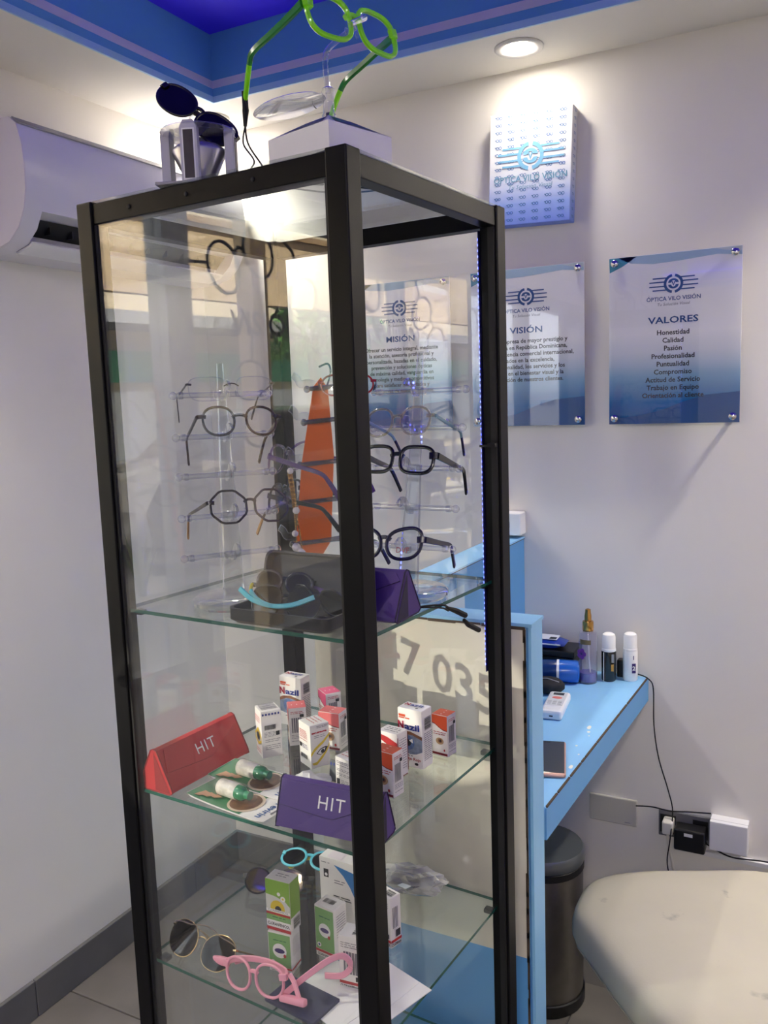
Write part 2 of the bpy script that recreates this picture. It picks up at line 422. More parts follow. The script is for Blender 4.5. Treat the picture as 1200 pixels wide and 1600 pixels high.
# spectacle outlines stuck to the window
def spec_decal(y, z, s, ang):
    mb = MB(); T = Matrix.Translation((-.04, y, z)) @ Matrix.Rotation(ang, 4, 'X')
    for k in (-1, 1):
        pts = [(0, k*.068*s + .052*s*math.cos(t), .062*s*math.sin(t)*(1.0 if math.sin(t) > 0 else 1.12)) for t in [2*math.pi*i/28 for i in range(28)]]
        mb.tube(pts, .0045*s, DEC, 6, True, T)
    mb.tube([(0, -.018*s, .02*s), (0, 0, .03*s), (0, .018*s, .02*s)], .0045*s, DEC, 6, False, T)
    mb.tube([(0, .12*s, .025*s), (0, .19*s, .05*s), (0, .26*s, .03*s)], .0045*s, DEC, 6, False, T)
    return mb.build('spectacle_decal', win)
spec_decal(-.30, 1.93, 1.15, D2R(-22)); spec_decal(-.62, 1.78, 1.1, D2R(50)); spec_decal(-.33, 1.50, 1.1, D2R(75))
# window lettering (reads from the street)
mb = MB(); mb.text('47 035', .062, DEC, face_T((-.057, -1.62, 1.432), (0, -1, 0), (0, 0, 1)) @ Matrix.Scale(2.1, 4, (1, 0, 0)), bold=.02); lett = mb.build('window_lettering', win)
mb = MB(); mb.text('VISIÓN', .10, DEC, face_T((-.057, -.42, 1.74), (0, -1, 0), (0, 0, 1)), bold=.02); mb.build('window_lettering', win)
# street
mb = MB(); mb.bx(-8.4, LX-.1, -22, 14, -.16, -.03, mat('pavement_concrete', '#a89f92', .8, var=.1, vscale=2))
mb.bx(-5.2, LX-.1, -16, 14, -.03, -.028, mat('dim_ground', '#4b4a4a', .6, var=.1, vscale=3))  # dark strip added to dim the ground mirrored in the cabinet glass
struct('pavement', mb, 'pale sunlit pavement in front of the shop window', 'pavement')
mb = MB(); mb.bx(-15.5, -8.55, -30, 20, -.3, -.14, mat('asphalt', '#5d5c5b', .9, var=.15, vscale=3)); struct('road', mb, 'grey asphalt road beyond the pavement', 'road')
mb = MB(); mb.bx(-8.55, -8.4, -30, 20, -.3, -.02, mat('yellow_kerb_paint', '#d8b23a', .7)); tag(mb.build('kerb'), 'yellow painted kerb along the road', 'kerb', kind='structure')
fac = empty('street_building', (-15.5, -10, -.15)); tag(fac, 'pale shop building with a green fascia across the road', 'building')
mb = MB(); mb.bx(-4, 0, -16, 20, 0, 7.5, mat('facade_cream', '#d9c7a9', .8, var=.05, vscale=1)); mb.build('facade_wall', fac)
mb = MB(); mb.bx(0, .35, -16, 20, 2.2, 2.85, mat('green_fascia_paint', '#2f9a68', .5)); mb.build('green_fascia', fac)
mb = MB(); mb.bx(0, 1.5, -16, 20, 3.3, 3.55, mat('canopy_grey', '#8b8c8f', .6)); mb.build('canopy', fac)
for i in range(8):
    mb = MB(); mb.bx(0, .05, -14 + i*4, -11.4 + i*4, .3, 2.0, mat('shutter_white', '#e9e7e2', .5)); mb.build('shop_shutter', fac)
por = empty('porch_column', (-2.65, -1.22, -.03)); tag(por, 'cream painted column on the pavement outside the window', 'column')
mb = MB(); mb.bx(-.05, .05, -.05, .05, 0, 2.6, mat('column_cream', '#e2c49a', .7), bev=.004); mb.build('shaft', por)
mb = MB(); mb.bx(-.08, .08, -.08, .08, 0, .1, mat('column_cream', '#e2c49a', .7), bev=.004); mb.build('plinth', por)
aw = empty('porch_awning', (-6.3, -2.5, 2.85)); tag(aw, 'sunlit cream awning board hanging over the pavement', 'awning')
mb = MB(); mb.bx(-.06, .06, -8.5, 5.5, -.34, .36, mat('awning_cream', '#dcc29c', .7, var=.05, vscale=2)); mb.build('fascia_board', aw)
mb = MB(); mb.bx(-.10, .10, -8.5, 5.5, .36, .42, mat('awning_edge', '#a98a62', .7)); mb.build('top_trim', aw)
for y in (-8.3, 5.3):
    mb = MB(); mb.bx(-.04, .04, y-.04, y+.04, -2.88, -.34, ALU); mb.build('post', aw)
# parked car
car = empty('parked_car', (-6.9, -5.3, -.03)); tag(car, 'silver grey parked car beside the yellow kerb', 'car')
CARP = mat('car_paint', '#8f9296', .25, metal=.5, coat=.6)
TC_ = face_T((0, 0, 0), (0, 1, 0), (0, 0, 1))
prof = [(-2.1, .28), (2.05, .28), (2.12, .6), (1.95, .85), (1.0, .98), (-1.5, 1.02), (-2.1, .95), (-2.18, .55)]
Ty = Matrix.Rotation(D2R(90), 4, 'Z')
mb = MB(); mb.prism(prof, -.85, .85, CARP, Ty); mb.build('body', car)
mb = MB(); mb.prism([(-1.55, 1.0), (1.0, .97), (.35, 1.42), (-1.05, 1.46)], -.72, .72, mat('car_glass', '#1c2226', .06, spec=.9), Ty)
mb.prism([(-1.08, 1.455), (.36, 1.415), (.3, 1.45), (-1.0, 1.49)], -.70, .70, CARP, Ty); mb.build('cabin', car)
for y in (-1.3, 1.3):
    for sx in (-.86, .86):
        mb = MB(); T = Matrix.Translation((sx, y, .33)) @ Matrix.Rotation(D2R(90) * (1 if sx > 0 else -1), 4, 'Y')
        mb.lathe([(0, -.1), (.33, -.1), (.335, .06), (.31, .085), (.22, .085), (.21, .06)], mat('tyre', '#1a1a1b', .8), 24, T)
        w = mb.build('wheel', car)
        mb = MB(); mb.lathe([(.21, .06), (.2, .08), (.05, .07), (.0, .075)], mat('wheel_alloy', '#b7b8ba', .3, metal=.8), 24, T, cap=False); mb.build('hub_cap', w)
# tree and verge plants
tr = empty('street_tree', (-12.5, -13.0, -.14)); tag(tr, 'leafy green street tree beside the road', 'tree')
mb = MB(); mb.tube([(0, 0, 0), (.05, .05, 1.4), (-.05, .1, 2.8)], [.16, .12, .08], mat('bark', '#5a4634', .9, var=.3), 10); mb.build('trunk', tr)
mb = MB()
for i in range(420):
    a = random.random() * 6.283; r = random.random() ** .5 * 1.5; z = 2.6 + random.random() * 2.2
    T = Matrix.Translation((r*math.cos(a), r*math.sin(a), z)) @ Euler((random.random()*6, random.random()*6, random.random()*6)).to_matrix().to_4x4()
    mb.poly([(-.22, 0, 0), (0, -.1, .02), (.22, 0, 0), (0, .1, .02)], mat('leaf_green', '#5d9440', .6, var=.3, vscale=2), T)
tag(mb.build('crown', tr), kind='stuff')
for i, (x, y) in enumerate(((-5.5, -2.2), (-5.6, -2.75), (-5.5, -3.3))):
    mb = MB()
    for k in range(9):
        a = k * .7 + i; h_ = .5 + .12 * random.random()
        mb.poly([(-.03*math.sin(a), .03*math.cos(a), 0), (.03*math.sin(a), -.03*math.cos(a), 0), (.2*math.cos(a), .2*math.sin(a), h_)], mat('agave', '#7b8758', .6))
    tag(mb.build('spiky_plant', loc=(x, y, -.03)), ['spiky agave nearest the window on the pavement', 'middle spiky agave on the pavement', 'spiky agave beside the parked car'][i], 'plant', 'spiky plants on the pavement')

# ------------------------------------------------------------------ display cabinet
CX, CY, TCA = -.46668, .81597, D2R(-4.307)
CW, CD, CT, PW = .432, .404, 1.768, .028
Z1, Z2, Z3 = 1.2236, .9595, .6963
ct, st = math.cos(TCA), math.sin(TCA)
def cw(u, v, z=0.): return Vector((CX + ct*u - st*v, CY + st*u + ct*v, z))
cab = empty('display_cabinet', (CX, CY, 0), TCA); tag(cab, 'tall black metal display cabinet with glass sides and glass shelves', 'cabinet')
for u in (-CW + PW/2, -PW/2):
    for v in (PW/2, CD - PW/2):
        mb = MB(); mb.box((u, v, CT/2), (PW, PW, CT), BLACK, bev=.0018); mb.build('post', cab)
for z in (CT - .015, .10):
    for v in (PW/2, CD - PW/2):
        mb = MB(); mb.bx(-CW+PW, -PW, v-.011, v+.011, z-.014, z+.012, BLACK, bev=.0012); mb.build('rail', cab)
    for u in (-CW + PW/2, -PW/2):
        mb = MB(); mb.bx(u-.011, u+.011, PW, CD-PW, z-.014, z+.012, BLACK, bev=.0012); mb.build('rail', cab)
# glazing beads just inside the frames
for (u0_, u1_, v0, v1) in ((-CW+PW, -CW+PW+.004, .004, .014), (-PW-.004, -PW, .004, .014), (-.014, -.004, PW, PW+.004), (-.014, -.004, CD-PW-.004, CD-PW)):
    mb = MB(); mb.bx(u0_, u1_, v0, v1, .115, CT-.03, BLACKM); mb.build('glazing_bead', cab)
zt = CT - .028
for nm, b in (('front_glass', (-CW+PW, -PW, .006, .0085)), ('back_glass', (-CW+PW, -PW, CD-.0085, CD-.006)), ('side_glass', (-CW+.006, -CW+.0085, PW, CD-PW))):
    mb = MB(); mb.bx(*b, .113, zt, GLASS); mb.build(nm, cab)
mb = MB(); mb.bx(-CW+.002, -.002, .002, CD-.002, CT-.0028, CT, SHGLASS); mb.build('top_glass', cab)
def shelf(z):
    mb = MB(); a, b, c, d, t = -CW+.018, -.019, .013, CD-.013, .005
    vs = [(a, c, z-t), (b, c, z-t), (b, d, z-t), (a, d, z-t), (a, c, z), (b, c, z), (b, d, z), (a, d, z)]
    mb.add(vs, [(0, 3, 2, 1), (4, 5, 6, 7)], SHGLASS)
    mb.add(vs, [(0, 1, 5, 4), (1, 2, 6, 5), (2, 3, 7, 6), (3, 0, 4, 7)], SHEDGE)
    s_ = mb.build('glass_shelf', cab)
    for u in (-CW+PW+.005, -PW-.003):
        for v in (PW+.002, CD-PW-.006):
            m2 = MB(); m2.box((u, v, z-.0085), (.014, .012, .0065), BLACKM, bev=.001); m2.build('shelf_clip', s_)
    return s_
for z in (Z1, Z2, Z3, .43): shelf(z)
mb = MB(); mb.bx(-CW+PW, -PW, PW, CD-PW, .10, .112, BLACK); mb.build('base_panel', cab)
for u in (-.335, -.235, -.13):
    mb = MB(); T = Matrix.Translation((u, .0025, CT-.016)) @ Matrix.Rotation(D2R(90), 4, 'X'); mb.lathe([(0, .002), (.0025, .0015), (.003, 0)], BLACKM, 10, T, cap=False); mb.build('screw', cab)
mb = MB(); mb.bx(-.016, -.004, CD-PW-.012, CD-PW, 1.425, 1.431, BLACKM); mb.bx(-.03, -.014, CD-PW-.010, CD-PW-.004, 1.425, 1.4285, BLACKM); mb.build('door_catch', cab)
# blue LED strip inside the rear right post
mb = MB(); mb.bx(-.030, -.0285, CD-PW-.003, CD-PW+.006, 1.08, 1.735, mat('led_tape', '#1a1a5a', .4)); led = mb.build('led_strip', cab)
mb = MB()
for i in range(80):
    z = 1.09 + i * .008; mb.bx(-.0312, -.030, CD-PW-.001, CD-PW+.0015, z, z+.003, emis('led_blue', '#4a58ff', 13))
tag(mb.build('led_chips', led), kind='stuff')

# ------------------------------------------------------------------ spectacles
def lens_outline(kind, a, b, n=32):
    """right-hand lens outline, x outward; centred"""
    pts = []
    if kind == 'octagon':
        for ang in range(8):
            t = D2R(22.5 + 45*ang); pts.append((a*1.06*math.cos(t), b*1.06*math.sin(t)))
        out = []
        for i in range(8):
            p, q = pts[i], pts[(i+1) % 8]
            for f in (.12, .5, .88): out.append((p[0]+(q[0]-p[0])*f, p[1]+(q[1]-p[1])*f))
        return out
    for i in range(n):
        t = 2*math.pi*i/n; c, s = math.cos(t), math.sin(t)
        e = {'round': 2.0, 'panto': 2.3, 'rect': 3.2, 'cat': 2.6, 'aviator': 2.2, 'rimless': 3.4, 'square': 3.0}[kind]
        x = a*math.copysign(abs(c)**(2/e), c); z = b*math.copysign(abs(s)**(2/e), s)
        if kind == 'cat': z += b*.28*(x/a)*(1 if s > 0 else .35) ; x *= 1 + (.10 if s > 0 else -.10)*abs(s)
        if kind == 'panto': x *= 1 - .10*(1 - s)/2
        if kind in ('rect', 'square'): x *= 1 - .07*(1 - s)/2
        if kind == 'rimless': x *= 1 + .05*s
        if kind == 'aviator':
            z *= 1.0 if s > 0 else 1.15; x -= a*.12*(1 - s)/2*-1 if False else 0; x += a*.10*(-s)*(-1)
        pts.append((x, z))
    return pts
def ring(mb, pts, w, d, M, T):
    """frame rim: chamfered profile swept round an outline in the xz plane (y is depth)"""
    n = len(pts); vs = []; fs = []
    sec = [(-.5, -.25), (-.25, -.5), (.25, -.5), (.5, -.25), (.5, .25), (.25, .5), (-.25, .5), (-.5, .25)]
    for i in range(n):
        p, q, r = Vector(pts[i-1]), Vector(pts[i]), Vector(pts[(i+1) % n])
        t = (r - p).normalized(); nn = Vector((t.y, -t.x))
        for a, b in sec:
            o = q + nn*(a*w + w*.5); vs.append((o.x, b*d, o.y))
    for i in range(n):
        j = (i+1) % n
        for k in range(8):
            k2 = (k+1) % 8; fs.append((i*8+k, i*8+k2, j*8+k2, j*8+k))
    mb.add(vs, fs, M, T)
def spectacles(name, label, loc, rot, k=1., W=.140, kind='panto', a=.026, b=.021, gap=.018, rim=.003, dep=.0035, frame=None, temple=None,
               tip=None, lens=LENS, th=(.009, .006, .008), tw=.003, L=.135, drop=.033, zh=.008, rimless=False, splay=0., fold=(0., 0.), group=None, dz=0., bend=.7, tipf=.68, tpath=None):
    e = empty(name, loc, rot=rot); tag(e, label, 'eyeglasses', group)
    frame = frame or BLACKM; temple = temple or frame; S_ = Matrix.Scale(k, 4); rim = rim*1.35; tw = tw*1.2
    cx = gap/2 + a
    mb = MB(); mb.T = S_
    for sgn in (1, -1):
        T = Matrix.Translation((sgn*cx, 0, dz)) @ (Matrix.Identity(4) if sgn > 0 else Matrix.Scale(-1, 4, (1, 0, 0)))
        T = T @ Matrix.Rotation(D2R(4), 4, 'Z')
        out = lens_outline(kind, a, b)
        if not rimless: ring(mb, out, rim, dep, frame, T)
        else:
            mr_ = MB(); mr_.T = S_; ring(mr_, out, .0012, .0018, ACRYL, T); mr_.build('lens_edge', e)
        lm_ = MB(); lm_.T = S_
        f_ = [(x, -.001, z) for x, z in out]; g_ = [(x, .0008, z) for x, z in out]; n = len(out)
        lm_.add(f_ + g_ + [(0, -.0022, 0), (0, -.0006, 0)], [(i, (i+1) % n, 2*n) for i in range(n)] + [((i+1) % n + n, i + n, 2*n+1) for i in range(n)], lens, T)
        lm_.build('lens', e, True)
        # end piece
        xo = max(p[0] for p in out)
        zt_ = [p[1] for p in out if p[0] > xo*.8]; ze = min(max(zt_), zh-dz) if not rimless else .008
        me_ = mb
        if rimless: me_ = MB(); me_.T = S_
        me_.sweep([(sgn*(cx+xo*.86), 0, dz+ze*.9), (sgn*(cx+xo+rim*.6), 0, zh), (sgn*W/2, .003, zh)], rrect(dep*1.1, min(th[0], .011) if not rimless else .003), frame, up=(0, 0, 1))
        if rimless: me_.build('end_piece', e, SM)
        # nose pad
        np_ = MB(); np_.T = S_; np_.sphere((sgn*(gap/2 - .001), .006, -.006+dz), .0035, ACRYL, 8, sc=(.4, .7, 1.5)); np_.build('nose_pad', e, True)
        if rimless:
            if sgn > 0: mb.tube([(-(gap/2+.003), -.001, .004), (-.006, -.003, .007), (0, -.003, .008), (.006, -.003, .007), (gap/2+.003, -.001, .004)], .001, frame, 6)
    if not rimless:
        zb = b*.28
        mb.sweep(smooth_path([(-gap/2-rim*.5, 0, zb+dz), (-gap*.25, -.001, zb+.0035+dz), (gap*.25, -.001, zb+.0035+dz), (gap/2+rim*.5, 0, zb+dz)], 4), rrect(dep, rim*1.15), frame, up=(0, 0, 1))
    mb.build('bridge' if rimless else 'front_frame', e, SM)
    tips = []
    for i, sgn in enumerate((1, -1)):
        fa = fold[i]
        x0 = sgn*W/2
        pts = [(0, .002, 0), (0, .03, 0), (splay*sgn*.5, .06, 0), (splay*sgn, L*bend, 0), (splay*sgn - sgn*.002, L*(bend+.1), -drop*.22), (splay*sgn - sgn*.005, L*.92, -drop*.68), (splay*sgn-sgn*.007, L, -drop)]
        T = Matrix.Translation((x0, .002, zh)) @ Matrix.Rotation(fa, 4, 'Z')
        if tpath:
            pts = [(sgn*x, y, z) for x, y, z in tpath]; T = Matrix.Identity(4)
        sm_ = smooth_path(pts, 4); n = len(sm_); hs = []
        for j in range(n):
            f = j/(n-1); hs.append(rrect(tw*(1 if f < .96 else .7), (th[0] + (th[1]-th[0])*min(1, f*1.6)) if f < .62 else th[1] + (th[2]-th[1])*min(1, (f-.62)/.25), .45))
        cut = n if tip is None else int(n*tipf)
        mt = MB(); mt.T = S_; mt.sweep(sm_[:cut], hs[:cut], temple, T=T)
        to = mt.build('temple', e, SM)
        if tip is not None:
            mt = MB(); mt.T = S_; mt.sweep(sm_[cut-1:], hs[cut-1:], tip, T=T); mt.build('temple_tip', to, SM)
        tips.append((S_ @ T @ Vector(pts[-1])))
    e['_'] = 0; del e['_']
    Mx = Matrix.LocRotScale(Vector(loc), Euler(rot), None)
    e_tips = [Mx @ t for t in tips]
    return e, e_tips
def R(*a): return tuple(D2R(x) for x in a)
TORT = mat('tortoiseshell', '#463026', .25, var=.9, vscale=110, coat=.3)
TORTD = mat('brown_acetate', '#2c1a16', .25, var=.35, vscale=60, coat=.3)
GUN = mat('gunmetal', '#4a4645', .3, metal=.8)
NAVY = mat('navy_acetate', '#1a1738', .25, coat=.3)
DARKB = mat('black_acetate', '#15151c', .22, coat=.3)
TEALD = mat('dark_teal_acetate', '#10242c', .3)
TEALT = mat('pale_teal_plastic', '#7fa6b4', .35)
PURC = clearmat('clear_purple_acetate', (.62, .52, .72), 1.49, .03, 1.6)
PURT = mat('purple_temple', '#4c2a72', .25, coat=.3)
CLRF = clearmat('clear_champagne_acetate', (.80, .77, .68), 1.49, .05, 2.0, haze=.12, hazecol=(.8, .78, .7))
GRN = mat('neon_green_acetate', '#96ff18', .15, emit=None, coat=.5); 
GRND = mat('dark_green_acetate', '#2a8a2e', .2, coat=.4)
GRN.node_tree.nodes['Principled BSDF'].inputs['Transmission Weight'].default_value = .1
PINK = mat('pink_translucent_plastic', '#f0a0b4', .35, sss=.0)
TURQ = mat('turquoise_plastic', '#5cc4d4', .4)
YELW = mat('yellow_plastic', '#e2d24a', .4)
REDF = mat('red_acetate', '#a8323a', .25)
GS = 'eyeglass frames on the display stands'
spectacles('rimless_glasses', 'rimless glasses with grey temples on the top tier of the left clear stand', (-.7165, .9219, 1.521), R(-11.6, .4, 50.9), .835, kind='rimless', a=.029, b=.0185, rimless=True, frame=GUN, temple=GUN, tip=BLACKM, th=(.003, .003, .005), tw=.0015, group=GS)
spectacles('tortoiseshell_glasses', 'round mottled tortoiseshell glasses on the left clear stand', (-.7092, .9276, 1.4779), R(-22.7, 1.8, 51.8), .827, W=.138, kind='panto', a=.0245, b=.0225, gap=.021, frame=TORT, rim=.0028, th=(.006, .0045, .006), group=GS)
spectacles('octagonal_glasses', 'brown octagonal glasses low on the left clear stand', (-.7013, .929, 1.3632), R(-17, 2.9, 59), .84, kind='octagon', a=.028, b=.025, gap=.017, frame=TORTD, rim=.0026, th=(.006, .004, .006), tip=mat('amber_tip', '#a5763f', .3), group=GS)
spectacles('clear_round_glasses', 'clear round glasses with pale teal temples on the right clear stand', (-.5303, 1.0393, 1.4692), R(-18.7, -2.1, -2.6), .81, W=.138, kind='panto', a=.0255, b=.022, gap=.018, frame=CLRF, temple=TEALT, tip=NAVY, lens=LENSAR, rim=.0028, th=(.006, .005, .0055), group=GS)
spectacles('dark_rectangular_glasses', 'black rounded rectangular glasses in the middle of the right clear stand', (-.5283, 1.0308, 1.4185), R(-18.1, .9, -2.7), .854, kind='rect', a=.0265, b=.0185, gap=.018, frame=DARKB, rim=.0042, dep=.004, th=(.011, .007, .006), tw=.0035, group=GS)
gl, _t = spectacles('navy_cat_eye_glasses', 'navy cat-eye glasses with red lens lettering, lowest on the right clear stand', (-.5408, 1.0099, 1.3065), R(-14.7, -.8, -.7), .862, W=.138, kind='cat', a=.0265, b=.021, gap=.016, frame=NAVY, rim=.004, dep=.004, th=(.010, .007, .007), tw=.0035, group=GS)
mb = MB(); mb.text('DVF', .011, mat('lens_print_red', '#b3505a', .5), face_T((.030, -.0035, -.009), (1, 0, 0), (0, 0, 1))); mb.build('lens_lettering', gl)
spectacles('purple_glasses', 'clear purple glasses with violet temples on the orange stand', (-.7546, 1.1016, 1.4154), R(-16.4, 0, -85.1), .945, W=.138, kind='cat', a=.026, b=.021, frame=PURC, temple=PURT, rim=.003, th=(.008, .006, .008), group=GS)
spectacles('dark_teal_glasses', 'dark teal glasses below the purple pair on the orange stand', (-.7609, 1.0973, 1.3569), R(-11.3, .1, -82), .888, W=.138, kind='panto', a=.026, b=.022, frame=TEALD, rim=.003, th=(.008, .006, .008), tw=.004, group=GS)
p_ = cw(-.165, .225, 1.522)
spectacles('red_glasses', 'small red and blue glasses half hidden by the black corner post', tuple(p_), R(-10, 0, 28), .62, W=.13, kind='round', a=.024, b=.021, frame=REDF, temple=mat('blue_temple', '#2c4a72', .3), rim=.003, th=(.006, .005, .006), L=.06, drop=.01, group=GS)

# ------------------------------------------------------------------ clear acrylic stands
def stand(name, label, u, v, yaw, lean, tiers, half, pole_top, r=.058):
    p = cw(u, v, Z1); e = empty(name, tuple(p), yaw); tag(e, label, 'display stand', 'tiered eyeglass stands')
    mb = MB(); mb.lathe([(0, 0), (r*.93, 0), (r, .004), (r, .009), (r*.93, .0125), (r*.55, .014), (0, .015)], ACRYL, 40, cap=False); mb.build('base_disc', e, SM)
    H = pole_top - Z1
    def off(z): return lean*max(0, z)/H
    mb = MB(); path = [(0, off(z), z) for z in [.012 + (H-.012)*i/10 for i in range(11)]]
    secs = [rrect(.026*(1-.8*i/10)+.004, .010*(1-.5*i/10), .3) for i in range(11)]
    mb.sweep(path, secs, ACRYL, up=(0, 1, 0)); mb.build('pole', e)
    for i, (zz, hw) in enumerate(zip(tiers, half)):
        z = zz - Z1; y = off(z)
        mb = MB(); mb.T = Matrix.Translation((0, y, z))
        mb.tube([(-hw, 0, 0), (-hw*.5, 0, 0), (0, 0, 0), (hw*.5, 0, 0), (hw, 0, 0)], .0038, ACRYL, 10)
        for s_ in (-1, 1):
            mb.sphere((s_*(hw+.003), 0, 0), .0058, ACRYL, 10)
            mb.tube([(s_*(hw-.010), 0, 0), (s_*(hw-.004), 0, 0)], .005, ACRYL, 10)
        mb.box((0, 0, 0), (.022, .010, .011), ACRYL, bev=.002); mb.build('cross_bar', e, SM)
        mb = MB(); mb.T = Matrix.Translation((0, y, z))
        mb.sweep(smooth_path([(0, 0, -.004), (0, -.012, -.002), (0, -.02, .010), (0, -.030, .014), (0, -.036, .010), (0, -.040, .014)], 4), rrect(.010, .004, .4), ACRYL, up=(1, 0, 0)); mb.build('nose_holder', e, SM)
    return e
stand('eyeglass_stand', 'clear acrylic eyeglass stand at the left of the top shelf', -.283, .098, TCA + D2R(58), .008, (1.514, 1.458, 1.405, 1.349, 1.294), (.063, .063, .063, .063, .063), 1.556)
stand('eyeglass_stand', 'clear acrylic eyeglass stand at the right of the top shelf', -.083, .235, D2R(-2), .062, (1.510, 1.458, 1.402, 1.347, 1.292), (.070, .068, .066, .064, .062), 1.565)
# orange stand, turned to face left
p = cw(-.288, .274, Z1); e = empty('eyeglass_stand', tuple(p), TCA + D2R(-82)); tag(e, 'orange eyeglass stand with grey pegs behind the corner post', 'display stand', 'tiered eyeglass stands')
mb = MB(); mb.lathe([(0, 0), (.052, 0), (.056, .004), (.056, .008), (.05, .011), (0, .012)], ACRYL, 36, cap=False); mb.build('base_disc', e, SM)
ORG = mat('orange_plastic', '#ff7420', .35, var=.03)
Tm = Matrix.Rotation(D2R(-9), 4, 'X')
mb = MB(); mb.T = Tm
pol = [(-.018, .008), (.022, .008), (.024, .045), (.027, .18), (.020, .30), (.010, .315), (-.002, .30), (-.021, .20), (-.030, .065), (-.018, .040)]
mb.prism(pol, -.002, .002, ORG, Matrix.Rotation(D2R(-61), 4, 'Z')); mb.build('back_board', e)
SMOKE = clearmat('smoked_acrylic', (.45, .46, .5), 1.49, .05, 2.2, haze=.15, hazecol=(.3, .3, .33))
for z in (.06, .125, .185, .25, .30):
    mb = MB(); mb.T = Tm @ Matrix.Translation((0, 0, z))
    hw = .058 if z < .28 else .02
    mb.T = mb.T @ Matrix.Rotation(D2R(119), 4, 'Z')
    mb.tube([(-.026, -.008, -.004), (-.012, -.007, -.001), (.012, -.006, .004), (.055, -.002, .013)], [.0036, .0042, .0036, .0050], SMOKE, 10)
    mb.sphere((-.029, -.008, -.0045), .0056, SMOKE, 10)
    mb.build('peg', e, SM)
    mb = MB(); mb.T = Tm @ Matrix.Translation((0, 0, z))
    mb.sweep(smooth_path([(0, 0, 0), (0, -.03, .004), (0, -.045, .0), (0, -.052, .008), (0, -.06, .012)], 4), rrect(.011, .004, .4), ACRYL, up=(1, 0, 0)); mb.build('nose_holder', e, SM)
mb = MB(); mb.T = Tm; mb.tube(smooth_path([(0, 0, .30), (0, .004, .325), (0, -.002, .336), (0, -.016, .330)], 4), .0016, SMOKE, 8); mb.build('top_hook', e)

# ------------------------------------------------------------------ folding prism cases
def prism_case(label, loc, yaw, L, B, H, M, Ml, Mi, lettering=True):
    """triangular folding case; front slope faces -y, length along x, origin at base centre"""
    e = empty('folding_case', loc, yaw); tag(e, label, 'glasses case', 'folding prism cases')
    r = .006
    poly_ = [(-B/2+r, 0), (B/2-r, 0), (B/2, r*.6), (B/2-r*.2, r*1.3), (r*.9, H-r*.35), (0, H), (-r*.9, H-r*.35), (-B/2+r*.2, r*1.3), (-B/2, r*.6)]
    mb = MB(); mb.prism([(y, z) for y, z in poly_], -L/2, L/2, M, Matrix.Rotation(D2R(90), 4, 'Z')); b = mb.build('case_body', e)
    # end gussets, set slightly inside a piped edge
    for s_ in (-1, 1):
        mb = MB(); mb.tube([(s_*L/2, y, z) for y, z in poly_], .0011, Mi, 6, True); mb.build('piped_edge', e)
        mb = MB(); mb.add([(s_*(L/2+.0006), -B/2+.004, .002), (s_*(L/2+.0006), 0, .002), (s_*(L/2+.0006), 0, H-.004)], [(0, 1, 2)], Ml); mb.build('gusset_fold', e)
    pa = Vector((0, -B/2+r*.2, r*1.3)); pb = Vector((0, -r*.9, H-r*.35))
    sl = (pb-pa).normalized(); SLn = (pb-pa).length
    T = face_T(pa, (1, 0, 0), sl)
    # closing flap: raised polygon on the front slope
    mb = MB(); o = .0016
    pts = [(-L/2+.012, SLn-.002), (-L/2+.004, SLn*.42), (-L*.02, SLn*.30), (L*.06, SLn*.30), (L/2-.004, SLn*.80), (L/2-.012, SLn-.002)]
    top = [(x, y, o) for x, y in pts]; bot = [(x, y, -.0005) for x, y in pts]; n = len(pts)
    mb.add(top + bot, [tuple(range(n))] + [(i, (i+1) % n, (i+1) % n + n, i+n) for i in range(n)], M, T); f_ = mb.build('flap', e)
    mb = MB(); mb.tube([T @ Vector((x, y, o*.6)) for x, y in pts[1:5]], .0006, Mi, 6); mb.build('flap_shade_line', f_)  # dark outline drawn in for the flap's weak shading
    if lettering:
        mb = MB(); mb.text('HIT', .023, INKW, T @ Matrix.Translation((.004, SLn*.60, o+.0004)), sp=1.15); mb.build('lettering', f_)
    return e
REDL = mat('red_leatherette', '#c0262a', .55, bump=.1, bscale=900); REDD = mat('dark_red_edge', '#8e1a1e', .6)
PURL = mat('purple_leatherette', '#4a2c7c', .5, bump=.1, bscale=900); PURD = mat('dark_purple_edge', '#1e1038', .6)
# red case runs front to back with its face to the right
pr = cw(-.377, .0955, Z2 + .0002)
prism_case('red folding case lettered HIT at the left of the medicine shelf', tuple(pr), TCA + D2R(90), .161, .066, .062, REDL, REDD, REDD)
pp = cw(-.089, .048, Z2 + .0002)
prism_case('purple folding case lettered HIT at the front of the medicine shelf', tuple(pp), TCA + D2R(7), .146, .050, .062, PURL, PURD, PURD)
pq = cw(-.100, .124, Z1 + .0002)
prism_case('plain purple folding case on the top shelf behind the black case', tuple(pq), TCA + D2R(5), .160, .074, .062, PURL, PURD, PURD, lettering=False)

